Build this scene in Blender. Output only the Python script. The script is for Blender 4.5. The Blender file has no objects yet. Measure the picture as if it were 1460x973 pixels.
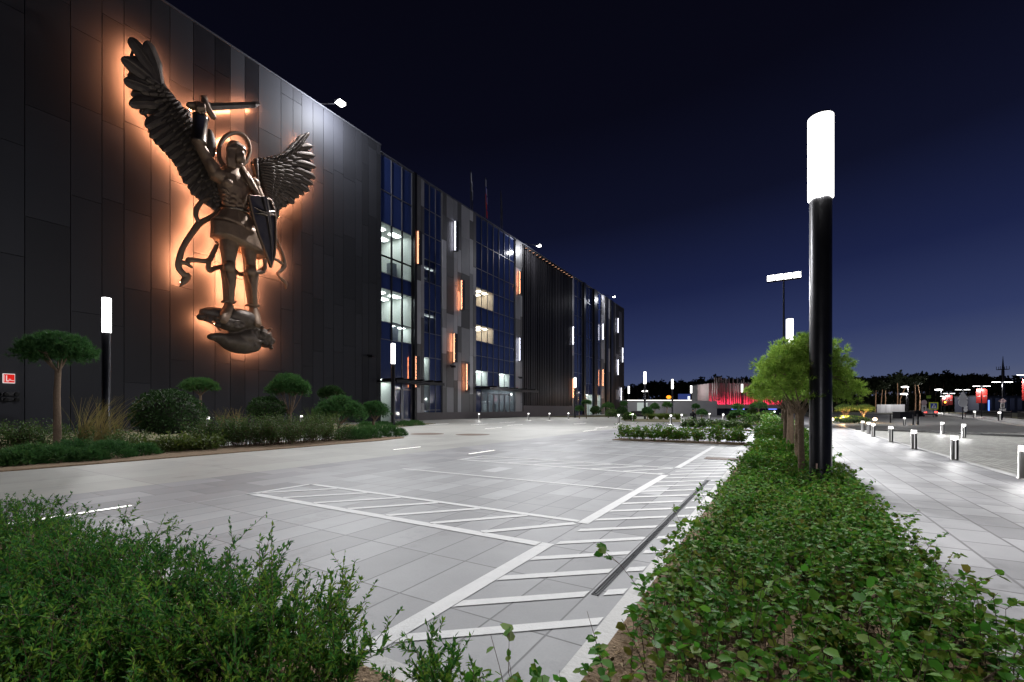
import bpy, math, random
import numpy as np
from mathutils import Vector, Matrix
random.seed(11)
RNG = np.random.default_rng(7)
SC = bpy.context.scene
COL = SC.collection
PI = math.pi

# ------------------------------------------------------------------ survey
# eye height, focal length and yaw measured from the photograph; at() and
# on_wall() turn a bearing into a real place on the ground or on the facade.
E, FL, HZ, CX = 1.36, 636.0, 583.0, 730.0
TH = math.atan(380/636.0); CO, SI = math.cos(TH), math.sin(TH)
WX = -36.5                                   # plane of the long facade

def ray(px):
    d = (px-CX)/FL
    return (-SI+d*CO, CO+d*SI)
def far(px, py, Z):
    a, b = ray(px)
    return Vector((a*Z, b*Z, E+(HZ-py)/FL*Z))
def at(px, py, z=0.0):
    Z = (E-z)*FL/(py-HZ)
    return far(px, py, Z)
def on_wall(px, py, X=WX):
    a, b = ray(px)
    return far(px, py, X/a)
def wy(px, X=WX): return on_wall(px, 500, X).y

# ------------------------------------------------------------------ objects
def link(o, parent=None):
    COL.objects.link(o)
    if parent is not None: o.parent = parent
    return o
def tag(o, label=None, cat=None, group=None, kind=None):
    if label: o['label'] = label
    if cat: o['category'] = cat
    if group: o['group'] = group
    if kind: o['kind'] = kind
    return o
def thing(name, label, cat, loc=(0,0,0), rz=0.0, group=None):
    o = bpy.data.objects.new(name, None); link(o)
    o.empty_display_size = 0.2
    o.location = loc; o.rotation_euler = (0,0,rz)
    return tag(o, label, cat, group)
def kids(o): return [c for c in bpy.data.objects if c.parent == o]
def copy_tree(o, parent=None, memo=None):
    if memo is None:
        memo = {}
        for c in bpy.data.objects:
            if c.parent is not None: memo.setdefault(c.parent.name, []).append(c)
    n = o.copy(); COL.objects.link(n)
    if parent is not None: n.parent = parent
    for c in memo.get(o.name, []): copy_tree(c, n, memo)
    return n
def dup(o, loc, rz=None, label=None, group=None, sc=None):
    n = copy_tree(o); n.location = loc
    if rz is not None: n.rotation_euler = (0,0,rz)
    if sc is not None: n.scale = (sc,sc,sc) if not hasattr(sc,'__len__') else sc
    if label: n['label'] = label
    if group: n['group'] = group
    return n

class MB:
    """collects polygons; build() links them as one mesh object"""
    def __init__(s): s.v=[]; s.f=[]; s.m=[]; s.s=[]
    def add(s, vs, fs, mat=0, smooth=False):
        b=len(s.v); s.v += [tuple(p) for p in vs]
        for f in fs:
            s.f.append([b+i for i in f]); s.m.append(mat); s.s.append(smooth)
        return s
    def box(s, x0,x1,y0,y1,z0,z1, mat=0):
        vs=[(x0,y0,z0),(x1,y0,z0),(x1,y1,z0),(x0,y1,z0),(x0,y0,z1),(x1,y0,z1),(x1,y1,z1),(x0,y1,z1)]
        return s.add(vs,[(0,3,2,1),(4,5,6,7),(0,1,5,4),(1,2,6,5),(2,3,7,6),(3,0,4,7)],mat)
    def bar(s, a, b, w, h, up=(0,0,1), mat=0):
        a=Vector(a); b=Vector(b); d=(b-a).normalized(); up=Vector(up)
        sd=d.cross(up)
        if sd.length<1e-4: sd=d.cross(Vector((1,0,0)))
        sd.normalize(); u=sd.cross(d)
        vs=[]
        for p in (a,b):
            for i,j in ((-1,-1),(1,-1),(1,1),(-1,1)): vs.append(p+sd*(i*w/2)+u*(j*h/2))
        return s.add(vs,[(3,2,1,0),(4,5,6,7),(0,1,5,4),(1,2,6,5),(2,3,7,6),(3,0,4,7)],mat)
    def tube(s, pts, r, n=8, mat=0, cap=True, smooth=True, flat=1.0):
        pts=[Vector(p) for p in pts]; k=len(pts)
        if not hasattr(r,'__len__'): r=[r]*k
        d0=(pts[1]-pts[0]).normalized()
        ref=Vector((0,0,1)) if abs(d0.z)<0.9 else Vector((1,0,0))
        u=d0.cross(ref).normalized(); vs=[]
        for i,p in enumerate(pts):
            d=(pts[min(i+1,k-1)]-pts[max(i-1,0)]).normalized()
            u=(u-d*u.dot(d)).normalized(); w=d.cross(u)
            for j in range(n):
                a=2*PI*j/n
                vs.append(p+(u*math.cos(a)+w*math.sin(a)*flat)*r[i])
        fs=[]
        for i in range(k-1):
            for j in range(n):
                fs.append((i*n+j,i*n+(j+1)%n,(i+1)*n+(j+1)%n,(i+1)*n+j))
        s.add(vs,fs,mat,smooth)
        if cap:
            s.add(vs[:n],[tuple(reversed(range(n)))],mat); s.add(vs[-n:],[tuple(range(n))],mat)
        return s
    def cyl(s, c, r, z0, z1, n=16, mat=0, r1=None, smooth=True):
        return s.tube([(c[0],c[1],z0),(c[0],c[1],z1)],[r, r if r1 is None else r1],n,mat,True,smooth)
    def lathe(s, c, prof, n=20, mat=0):
        vs=[];fs=[];k=len(prof)
        for (r,z) in prof:
            for j in range(n):
                a=2*PI*j/n; vs.append((c[0]+r*math.cos(a),c[1]+r*math.sin(a),c[2]+z))
        for i in range(k-1):
            for j in range(n): fs.append((i*n+j,i*n+(j+1)%n,(i+1)*n+(j+1)%n,(i+1)*n+j))
        return s.add(vs,fs,mat,True)
    def ball(s, c, r, nu=14, nv=9, mat=0, smooth=True, wob=0.0):
        rx,ry,rz = r if hasattr(r,'__len__') else (r,r,r)
        vs=[(c[0],c[1],c[2]-rz)];fs=[]
        for i in range(1,nv):
            ph=-PI/2+PI*i/nv
            for j in range(nu):
                a=2*PI*j/nu; q=1+random.uniform(-wob,wob)
                vs.append((c[0]+q*rx*math.cos(ph)*math.cos(a),c[1]+q*ry*math.cos(ph)*math.sin(a),c[2]+q*rz*math.sin(ph)))
        vs.append((c[0],c[1],c[2]+rz)); T=len(vs)-1
        for j in range(nu):
            fs.append((0,1+(j+1)%nu,1+j))
            fs.append((T,1+(nv-2)*nu+j,1+(nv-2)*nu+(j+1)%nu))
        for i in range(nv-2):
            for j in range(nu):
                fs.append((1+i*nu+j,1+i*nu+(j+1)%nu,1+(i+1)*nu+(j+1)%nu,1+(i+1)*nu+j))
        return s.add(vs,fs,mat,smooth)
    def sheet(s, poly, z, mat=0):
        return s.add([(x,y,z) for x,y in poly],[tuple(range(len(poly)))],mat)
    def slab(s, poly, z0, z1, mat=0):
        n=len(poly)
        vs=[(x,y,z0) for x,y in poly]+[(x,y,z1) for x,y in poly]
        return s.add(vs,[tuple(reversed(range(n))),tuple(range(n,2*n))]+[(i,(i+1)%n,n+(i+1)%n,n+i) for i in range(n)],mat)
    def build(s, name, mats, parent=None, loc=None):
        me=bpy.data.meshes.new(name)
        v=s.v
        if loc is not None: v=[(p[0]-loc[0],p[1]-loc[1],p[2]-loc[2]) for p in v]
        me.from_pydata(v,[],s.f)
        if not isinstance(mats,(list,tuple)): mats=[mats]
        for m in mats: me.materials.append(m)
        me.polygons.foreach_set('material_index',s.m)
        me.polygons.foreach_set('use_smooth',s.s)
        me.update()
        return link(bpy.data.objects.new(name,me),parent)

def np_mesh(name, V, F, mat, parent=None, smooth=False):
    """V (n,3), F (m,k) of one polygon size, fast"""
    V=np.asarray(V,dtype=np.float32); F=np.asarray(F,dtype=np.int32)
    me=bpy.data.meshes.new(name); k=F.shape[1]
    me.vertices.add(len(V)); me.vertices.foreach_set('co',V.ravel())
    me.loops.add(F.size); me.loops.foreach_set('vertex_index',F.ravel())
    me.polygons.add(len(F)); me.polygons.foreach_set('loop_start',np.arange(0,F.size,k,dtype=np.int32))
    if smooth: me.polygons.foreach_set('use_smooth',np.ones(len(F),dtype=bool))
    me.materials.append(mat); me.update(calc_edges=True)
    return link(bpy.data.objects.new(name,me),parent)

# ------------------------------------------------------------------ materials
def new_mat(name):
    m=bpy.data.materials.new(name); m.use_nodes=True
    nt=m.node_tree; nt.nodes.clear()
    out=nt.nodes.new('ShaderNodeOutputMaterial')
    return m, nt, out
def N(nt, t, **kw):
    n=nt.nodes.new(t)
    for k,v in kw.items(): setattr(n,k,v)
    return n
def setin(n, **kw):
    for k,v in kw.items():
        k=k.replace('_',' ')
        n.inputs[k].default_value = v if not (isinstance(v,tuple) and len(v)==3 and n.inputs[k].type=='RGBA') else (*v,1)
def surf(name, col, rough=0.6, metal=0.0, vary=0.12, scale=3.0, bump=0.0, bscale=30.0, spec=0.5, island=0.0, col2=None, detail=5, aniso=None):
    m,nt,out=new_mat(name); b=N(nt,'ShaderNodeBsdfPrincipled')
    setin(b,Roughness=rough,Metallic=metal); b.inputs['Specular IOR Level'].default_value=spec
    tc=N(nt,'ShaderNodeTexCoord'); no=N(nt,'ShaderNodeTexNoise'); setin(no,Scale=scale,Detail=float(detail),Roughness=0.6)
    nt.links.new(tc.outputs['Object'],no.inputs['Vector'])
    if aniso:
        mp=N(nt,'ShaderNodeMapping'); mp.inputs['Scale'].default_value=aniso
        nt.links.new(tc.outputs['Object'],mp.inputs['Vector']); nt.links.new(mp.outputs['Vector'],no.inputs['Vector'])
    mx=N(nt,'ShaderNodeMix',data_type='RGBA'); c2=col2 or tuple(c*(1-vary) for c in col); c1=col if col2 else tuple(min(1,c*(1+vary)) for c in col)
    mx.inputs[6].default_value=(*c2,1); mx.inputs[7].default_value=(*c1,1)
    nt.links.new(no.outputs['Fac'],mx.inputs['Factor'])
    last=mx.outputs[2]
    if island>0:
        ge=N(nt,'ShaderNodeNewGeometry'); mr=N(nt,'ShaderNodeMapRange'); mr.inputs['To Min'].default_value=1-island; mr.inputs['To Max'].default_value=1+island
        nt.links.new(ge.outputs['Random Per Island'],mr.inputs['Value'])
        vm=N(nt,'ShaderNodeVectorMath',operation='SCALE'); nt.links.new(last,vm.inputs[0]); nt.links.new(mr.outputs[0],vm.inputs['Scale']); last=vm.outputs[0]
    nt.links.new(last,b.inputs['Base Color'])
    rr=N(nt,'ShaderNodeMapRange'); rr.inputs['To Min'].default_value=max(0.02,rough-0.08); rr.inputs['To Max'].default_value=min(1,rough+0.1)
    nt.links.new(no.outputs['Fac'],rr.inputs['Value']); nt.links.new(rr.outputs[0],b.inputs['Roughness'])
    if bump>0:
        n2=N(nt,'ShaderNodeTexNoise'); setin(n2,Scale=bscale,Detail=6.0); nt.links.new(tc.outputs['Object'],n2.inputs['Vector'])
        bp=N(nt,'ShaderNodeBump'); setin(bp,Strength=bump,Distance=0.02); nt.links.new(n2.outputs['Fac'],bp.inputs['Height']); nt.links.new(bp.outputs[0],b.inputs['Normal'])
    nt.links.new(b.outputs[0],out.inputs[0])
    return m
def glow(name, col, strength):
    m,nt,out=new_mat(name); e=N(nt,'ShaderNodeEmission'); setin(e,Color=col,Strength=strength)
    nt.links.new(e.outputs[0],out.inputs[0]); return m
def leafmat(name, cols, rough=0.45, trans=0.3, spec=0.4):
    """leaf colour from a per-leaf random ramp plus a little large-scale drift"""
    m,nt,out=new_mat(name); b=N(nt,'ShaderNodeBsdfPrincipled'); setin(b,Roughness=rough); b.inputs['Specular IOR Level'].default_value=spec
    ge=N(nt,'ShaderNodeNewGeometry'); rp=N(nt,'ShaderNodeValToRGB')
    el=rp.color_ramp.elements
    el[0].position=0; el[0].color=(*cols[0],1); el[1].position=1; el[1].color=(*cols[-1],1)
    for i,c in enumerate(cols[1:-1]):
        x=el.new((i+1)/(len(cols)-1)); x.color=(*c,1)
    tc=N(nt,'ShaderNodeTexCoord'); no=N(nt,'ShaderNodeTexNoise'); setin(no,Scale=4.0,Detail=3.0)
    nt.links.new(tc.outputs['Object'],no.inputs['Vector'])
    ad=N(nt,'ShaderNodeMath',operation='MULTIPLY_ADD'); ad.inputs[1].default_value=0.6; ad.inputs[2].default_value=-0.1
    nt.links.new(ge.outputs['Random Per Island'],ad.inputs[0])
    a2=N(nt,'ShaderNodeMath',operation='MULTIPLY_ADD'); a2.inputs[1].default_value=0.6
    nt.links.new(no.outputs['Fac'],a2.inputs[0]); nt.links.new(ad.outputs[0],a2.inputs[2])
    oi=N(nt,'ShaderNodeObjectInfo'); a3=N(nt,'ShaderNodeMath',operation='MULTIPLY_ADD'); a3.inputs[1].default_value=0.22; nt.links.new(oi.outputs['Random'],a3.inputs[0]); nt.links.new(a2.outputs[0],a3.inputs[2])
    a4=N(nt,'ShaderNodeMath',operation='SUBTRACT'); a4.inputs[1].default_value=0.11; nt.links.new(a3.outputs[0],a4.inputs[0]); a2=a4
    nt.links.new(a2.outputs[0],rp.inputs['Fac']); nt.links.new(rp.outputs['Color'],b.inputs['Base Color'])
    t=N(nt,'ShaderNodeBsdfTranslucent'); nt.links.new(rp.outputs['Color'],t.inputs['Color'])
    mx=N(nt,'ShaderNodeMixShader'); mx.inputs[0].default_value=trans
    nt.links.new(b.outputs[0],mx.inputs[1]); nt.links.new(t.outputs[0],mx.inputs[2]); nt.links.new(mx.outputs[0],out.inputs[0])
    return m
def paving(name, base, dark, w, l, joint=0.010, tone=0.10, jcol=(0.11,0.11,0.115), rough=0.55, stag=0.0, light=None, lightp=0.0, blotch=0.18):
    """rectangular slabs w (across X) by l (along Y); tone jitter per slab, dark joints, blotches"""
    m,nt,out=new_mat(name); b=N(nt,'ShaderNodeBsdfPrincipled'); setin(b,Roughness=rough); b.inputs['Specular IOR Level'].default_value=0.35
    tc=N(nt,'ShaderNodeTexCoord'); sp=N(nt,'ShaderNodeSeparateXYZ'); nt.links.new(tc.outputs['Object'],sp.inputs[0])
    def M(op,a,bv=None,c=None):
        n=N(nt,'ShaderNodeMath',operation=op)
        for i,x in enumerate((a,bv,c)):
            if x is None: continue
            if isinstance(x,(int,float)): n.inputs[i].default_value=x
            else: nt.links.new(x,n.inputs[i])
        return n.outputs[0]
    u=M('DIVIDE',sp.outputs[0],w); fu=M('FLOOR',u)
    v=M('DIVIDE',sp.outputs[1],l)
    if stag: v=M('ADD',v,M('MULTIPLY',fu,stag))
    fv=M('FLOOR',v)
    cb=N(nt,'ShaderNodeCombineXYZ'); nt.links.new(fu,cb.inputs[0]); nt.links.new(fv,cb.inputs[1])
    wn=N(nt,'ShaderNodeTexWhiteNoise',noise_dimensions='3D'); nt.links.new(cb.outputs[0],wn.inputs['Vector'])
    eu=M('MULTIPLY',M('MINIMUM',M('FRACT',u),M('SUBTRACT',1.0,M('FRACT',u))),w)
    ev=M('MULTIPLY',M('MINIMUM',M('FRACT',v),M('SUBTRACT',1.0,M('FRACT',v))),l)
    ed=M('MINIMUM',eu,ev)
    jm=N(nt,'ShaderNodeMapRange'); jm.inputs['From Min'].default_value=joint*0.35; jm.inputs['From Max'].default_value=joint*0.75
    nt.links.new(ed,jm.inputs['Value'])
    mx=N(nt,'ShaderNodeMix',data_type='RGBA'); mx.inputs[6].default_value=(*dark,1); mx.inputs[7].default_value=(*base,1)
    no=N(nt,'ShaderNodeTexNoise'); setin(no,Scale=0.55,Detail=6.0,Roughness=0.65); nt.links.new(tc.outputs['Object'],no.inputs['Vector'])
    n3=N(nt,'ShaderNodeTexNoise'); setin(n3,Scale=60.0,Detail=4.0); nt.links.new(tc.outputs['Object'],n3.inputs['Vector'])
    nt.links.new(M('ADD',M('MULTIPLY',no.outputs['Fac'],0.7),M('MULTIPLY',wn.outputs['Value'],0.3)),mx.inputs['Factor'])
    vm=N(nt,'ShaderNodeVectorMath',operation='SCALE'); nt.links.new(mx.outputs[2],vm.inputs[0])
    k=M('ADD',1-tone,M('MULTIPLY',wn.outputs['Value'],2*tone))
    k=M('MULTIPLY',k,M('ADD',1-blotch,M('MULTIPLY',no.outputs['Fac'],2*blotch)))
    k=M('MULTIPLY',k,M('ADD',0.9,M('MULTIPLY',n3.outputs['Fac'],0.2)))
    nt.links.new(k,vm.inputs['Scale']); last=vm.outputs[0]
    # old stains: soft dark patches a metre or two across, and a few small spots
    n4=N(nt,'ShaderNodeTexNoise'); setin(n4,Scale=1.7,Detail=8.0,Roughness=0.7); nt.links.new(tc.outputs['Object'],n4.inputs['Vector'])
    sr=N(nt,'ShaderNodeMapRange'); sr.inputs['From Min'].default_value=0.56; sr.inputs['From Max'].default_value=0.74; sr.inputs['To Min'].default_value=1.0; sr.inputs['To Max'].default_value=0.70; nt.links.new(n4.outputs['Fac'],sr.inputs['Value'])
    vs_=N(nt,'ShaderNodeVectorMath',operation='SCALE'); nt.links.new(last,vs_.inputs[0]); nt.links.new(sr.outputs[0],vs_.inputs['Scale']); last=vs_.outputs[0]
    if light:
        lw=N(nt,'ShaderNodeMapRange'); nt.links.new(wn.outputs['Color'],lw.inputs['Value']); lw.inputs['From Min'].default_value=1-lightp; lw.inputs['From Max'].default_value=1-lightp+0.02
        m2=N(nt,'ShaderNodeMix',data_type='RGBA'); nt.links.new(lw.outputs[0],m2.inputs['Factor']); nt.links.new(last,m2.inputs[6]); m2.inputs[7].default_value=(*light,1); last=m2.outputs[2]
    mj=N(nt,'ShaderNodeMix',data_type='RGBA'); nt.links.new(jm.outputs[0],mj.inputs['Factor']); mj.inputs[6].default_value=(*jcol,1); nt.links.new(last,mj.inputs[7])
    nt.links.new(mj.outputs[2],b.inputs['Base Color'])
    bp=N(nt,'ShaderNodeBump'); setin(bp,Strength=0.35,Distance=0.004)
    nt.links.new(M('ADD',jm.outputs[0],M('MULTIPLY',n3.outputs['Fac'],0.25)),bp.inputs['Height']); nt.links.new(bp.outputs[0],b.inputs['Normal'])
    nt.links.new(b.outputs[0],out.inputs[0])
    return m
def glassmat(name, tint=(0.9,0.93,0.95), refl=0.12):
    m,nt,out=new_mat(name); t=N(nt,'ShaderNodeBsdfTransparent'); setin(t,Color=tint); g=N(nt,'ShaderNodeBsdfGlossy'); setin(g,Roughness=0.03,Color=(0.9,0.95,1))
    fr=N(nt,'ShaderNodeMath',operation='MULTIPLY_ADD'); lw=N(nt,'ShaderNodeLayerWeight'); lw.inputs[0].default_value=0.3; nt.links.new(lw.outputs['Facing'],fr.inputs[0]); fr.inputs[1].default_value=0.25; fr.inputs[2].default_value=0.03
    mx=N(nt,'ShaderNodeMixShader'); nt.links.new(fr.outputs[0],mx.inputs[0]); nt.links.new(t.outputs[0],mx.inputs[1]); nt.links.new(g.outputs[0],mx.inputs[2])
    nt.links.new(mx.outputs[0],out.inputs[0]); return m

M_black = surf('black_metal',(0.012,0.012,0.014),0.35,0.6,0.2,2.0)
M_pole = surf('pole_paint',(0.022,0.022,0.026),0.33,0.7,0.25,5.0)
M_steel = surf('brushed_steel',(0.17,0.165,0.16),0.34,0.85,0.12,8.0)
M_dark = surf('dark_frame',(0.02,0.02,0.025),0.4,0.5,0.2,2.0)
M_white = surf('white_paint',(0.72,0.72,0.72),0.5,0,0.06,1.0)
M_bark = surf('pine_bark',(0.17,0.12,0.085),0.85,0,0.45,14.0,0.9,40.0,0.2)
M_bark2 = surf('grey_bark',(0.12,0.085,0.06),0.85,0,0.4,14.0,0.9,40.0,0.2)
M_twig = surf('twig_bark',(0.075,0.04,0.028),0.8,0,0.3,20.0,0.2)
M_soil = surf('bark_mulch',(0.23,0.165,0.11),0.95,0,0.6,22.0,1.0,60.0,0.1)
# ------------------------------------------------------------------ camera, dusk sky
cam=bpy.data.cameras.new('camera'); co=bpy.data.objects.new('camera',cam); link(co); SC.camera=co
cam.sensor_width=36; cam.lens=FL/1460*36; cam.shift_y=(HZ-486.5)/1460
cam.clip_start=0.02; cam.clip_end=3000
co.location=(0,0,E); co.rotation_euler=(PI/2,0,TH)
w=bpy.data.worlds.new('World'); SC.world=w; w.use_nodes=True
nt=w.node_tree; nt.nodes.clear()
out=nt.nodes.new('ShaderNodeOutputWorld'); bg=nt.nodes.new('ShaderNodeBackground')
tc=nt.nodes.new('ShaderNodeTexCoord'); sp=nt.nodes.new('ShaderNodeSeparateXYZ'); nt.links.new(tc.outputs['Generated'],sp.inputs[0])
# afterglow is strongest low down and to the right of the avenue (world +Y +X)
dt=nt.nodes.new('ShaderNodeVectorMath'); dt.operation='DOT_PRODUCT'; nt.links.new(tc.outputs['Generated'],dt.inputs[0]); dt.inputs[1].default_value=(0.8,0.6,0)
m1=nt.nodes.new('ShaderNodeMath'); m1.operation='MULTIPLY_ADD'; m1.inputs[1].default_value=-0.11; nt.links.new(dt.outputs['Value'],m1.inputs[0]); nt.links.new(sp.outputs['Z'],m1.inputs[2])
m2=nt.nodes.new('ShaderNodeMath'); m2.operation='ADD'; m2.inputs[1].default_value=0.11; nt.links.new(m1.outputs[0],m2.inputs[0])
rp=nt.nodes.new('ShaderNodeValToRGB'); nt.links.new(m2.outputs[0],rp.inputs[0])
el=rp.color_ramp.elements
stops=[(0.0,(0.155,0.125,0.165)),(0.035,(0.135,0.148,0.212)),(0.09,(0.074,0.096,0.190)),(0.18,(0.032,0.046,0.132)),(0.30,(0.0125,0.0185,0.068)),(0.45,(0.0052,0.0066,0.022)),(0.62,(0.0028,0.003,0.009)),(0.9,(0.002,0.002,0.005))]
el[0].position=stops[0][0]; el[0].color=(*stops[0][1],1); el[1].position=stops[-1][0]; el[1].color=(*stops[-1][1],1)
for p,c in stops[1:-1]:
    x=el.new(p); x.color=(*c,1)
nt.links.new(rp.outputs[0],bg.inputs[0]); bg.inputs[1].default_value=0.9
nt.links.new(bg.outputs[0],out.inputs[0])
SC.view_settings.view_transform='Standard'; SC.view_settings.look='None'; SC.view_settings.exposure=0; SC.view_settings.gamma=1
SC.render.engine='CYCLES'
cy=SC.cycles; cy.use_denoising=True; cy.max_bounces=5; cy.diffuse_bounces=2; cy.glossy_bounces=3; cy.transmission_bounces=3; cy.transparent_max_bounces=12
cy.sample_clamp_indirect=4.0; cy.caustics_reflective=False; cy.caustics_refractive=False
try: cy.denoiser='OPENIMAGEDENOISE'
except Exception: pass

# ------------------------------------------------------------------ ground
XK=-0.83          # hedge kerb
XD=-7.3           # car park / dark band
XB=-9.6           # dark band / pale plaza
XP=1.10; XR=4.05  # pavement edges on the other side
def struct(name, mb, mat): 
    o=mb.build(name,mat); o['kind']='structure'; return o
P_park=paving('car_park_slabs',(0.30,0.302,0.312),(0.215,0.217,0.227),0.40,0.80,0.012,0.14,light=(0.40,0.402,0.415),lightp=0.12,blotch=0.26,stag=0.0)
P_band=paving('dark_band_slabs',(0.25,0.247,0.257),(0.155,0.153,0.165),0.60,0.90,0.011,0.22,stag=0.5,light=(0.31,0.307,0.32),lightp=0.12)
P_plaza=paving('plaza_slabs',(0.33,0.325,0.30),(0.25,0.245,0.225),1.2,1.8,0.010,0.06,stag=0.0)
P_walk=paving('pavement_slabs',(0.33,0.328,0.338),(0.225,0.223,0.233),0.40,0.60,0.022,0.20,jcol=(0.12,0.115,0.12),stag=0.37,blotch=0.3)
P_cob=paving('cobble_setts',(0.38,0.375,0.345),(0.26,0.255,0.23),0.16,0.16,0.03,0.28,jcol=(0.12,0.12,0.105),stag=0.5,rough=0.5,blotch=0.3)
M_ground=surf('dark_turf_soil',(0.045,0.05,0.03),0.95,0,0.4,0.6)
M_road=surf('asphalt_grey',(0.30,0.295,0.29),0.75,0,0.15,2.0,0.3,60)
M_kerb=surf('kerb_concrete',(0.5,0.495,0.49),0.7,0,0.12,3.0,0.3,40)
M_kerbd=surf('dark_kerb_stone',(0.07,0.07,0.07),0.7,0,0.2,3.0)
M_mark=surf('road_paint',(0.72,0.72,0.72),0.6,0,0.10,9.0,0.25,60,col2=(0.50,0.50,0.505),detail=9)
M_verge=surf('dry_verge_grass',(0.11,0.10,0.045),0.95,0,0.4,1.2,0.5,30)
g=MB(); g.sheet([(-1500,-400),(1500,-400),(1500,1800),(-1500,1800)],-0.03); struct('ground',g,M_ground)
g=MB(); g.sheet([(XD,1.73),(XK,1.73),(XK,13),(XK,150),(XD,150)],0.0); struct('car_park',g,P_park)
g=MB(); g.sheet([(XB,-14),(XD,-14),(XD,150),(XB,150)],0.0); struct('dark_paving_band',g,P_band)
g=MB(); g.sheet([(-37,-20),(XB,-20),(XB,170),(-37,170)],0.0); struct('plaza_paving',g,P_plaza)
g=MB(); g.sheet([(XP,-12),(XR,-12),(XR,60),(XP,60)],0.0); struct('pavement',g,P_walk)
g=MB(); g.sheet([(XK,44),(XP,44),(XP,150),(XK,150)],0.0); g.sheet([(XP,60),(XR,60),(XR,150),(XP,150)],0.0); struct('forecourt_paving',g,P_walk)
g=MB(); g.sheet([(XR+0.12,-12),(60,-12),(60,26),(9,34),(XR+0.12,36)],-0.004); struct('cobbled_yard',g,P_cob)
# far road with its kerbs
def rl(t, off):   # far kerb line runs (16.3,50)->(29.8,129); off = metres toward the camera side
    dx,dy=13.5,79.0; L=math.hypot(dx,dy); dx/=L; dy/=L
    return (16.3+dx*t+dy*off*-1, 50+dy*t+dx*off)
g=MB(); g.sheet([rl(-14,0),rl(-14,7.5),rl(210,7.5),rl(210,0)],0.004); struct('road',g,M_road)
g=MB(); g.sheet([rl(-14,-4.2),rl(-14,-0.15),rl(210,-0.15),rl(210,-4.2)],0.1); struct('far_pavement',g,P_walk)
g=MB(); g.slab([rl(-14,-0.15),rl(-14,0.02),rl(210,0.02),rl(210,-0.15)],-0.02,0.115); struct('far_kerb',g,M_kerb)
g=MB(); g.sheet([rl(-14,-40),rl(-14,-4.3),rl(210,-4.3),rl(210,-40)],0.02); struct('roadside_verge',g,M_verge)
g=MB(); g.sheet([(XR+0.12,36.2),(9,34.2),(14,33),(12.5,60),(24,128),(10,128),(XR+0.12,60)],-0.006); struct('olive_paved_island',g,P_cob)
# pavement kerbs
g=MB(); g.box(XR,XR+0.12,-12,60,-0.02,0.012); struct('pavement_kerb',g,M_kerb)
g=MB()
pts=[(4.3,36.0),(7.2,34.2),(9.0,32.0),(12.5,29.5),(20,27.5),(40,26)]
for a,b in zip(pts[:-1],pts[1:]): g.bar((a[0],a[1],0.03),(b[0],b[1],0.03),0.22,0.12)
struct('curved_dark_kerb',g,M_kerbd)
# hedge-bed kerbs: white edge along the car park and across the front bed
g=MB(); g.box(XK-0.13,XK,1.60,44,-0.05,0.010); struct('hedge_bed_kerb',g,M_kerb)
g=MB(); g.box(-7.0,XK-0.135,1.60,1.73,-0.05,0.010); struct('front_bed_kerb',g,M_kerb)
g=MB(); g.box(XP-0.1,XP,-12,44,-0.05,0.012); struct('pavement_edge_kerb',g,M_kerb)
# painted parking marks
g=MB(); zz=0.005
def mline(a,b,wd):
    a=Vector((a[0],a[1],0));b=Vector((b[0],b[1],0)); d=(b-a).normalized(); n=Vector((-d.y,d.x,0))*wd/2
    g.sheet([(p.x,p.y) for p in (a-n,b-n,b+n,a+n)],zz)
XL=-1.99
def hatch(y0,y1,x0,x1,step=0.545):
    """outlined rectangle filled with slanting bars"""
    mline((x0,y0),(x1,y0),0.13); mline((x0,y1),(x1,y1),0.10); mline((x0,y0-0.065),(x0,y1+0.05),0.10)
    k=-2
    while True:
        xa=x0+k*step*1.35; k+=1
        if xa>x1: break
        xb=xa+(y1-y0)*0.75
        ya,yb=y0+0.066,y1-0.051; A=[xa,ya];B=[xb,yb]
        if xb<=x0+0.06: continue
        if xa<x0+0.06:
            t=(x0+0.06-xa)/(xb-xa); A=[x0+0.06,ya+(yb-ya)*t]
        if xb>x1:
            t=(x1-xa)/(xb-xa); B=[x1,ya+(yb-ya)*t]
        mline(A,B,0.10)
hatch(3.98,5.03,-7.22,XL-0.08); hatch(9.5,10.65,-7.3,XL-0.08); 
for y in (7.40,12.95,15.3): mline((-7.3,y),(XL-0.08,y),0.085)
hatch(17.5,18.6,-7.3,XL-0.08)
for a,b in ((1.74,4.045),(4.96,9.43),(10.72,17.4),(18.7,30)): mline((XL,a),(XL,b),0.135)
y=1.32
while y<30:
    # 45 degree bars, broken by the drain
    yd=y+(-1.15-XL)*0.86
    for xa,xb in (((XL+0.075,-1.205),(-1.095,-0.975)) if 3.05<yd<9.25 else ((XL+0.075,-0.975),)):
        ya=y+(xa-XL)*0.86; yb=y+(xb-XL)*0.86
        if ya>1.80: 
            n=0.058
            g.add([(xa,ya-n,zz),(xb,yb-n,zz),(xb,yb+n,zz),(xa,ya+n,zz)],[(0,1,2,3)])
    y+=0.545
struct('parking_markings',g,M_mark)
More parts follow.
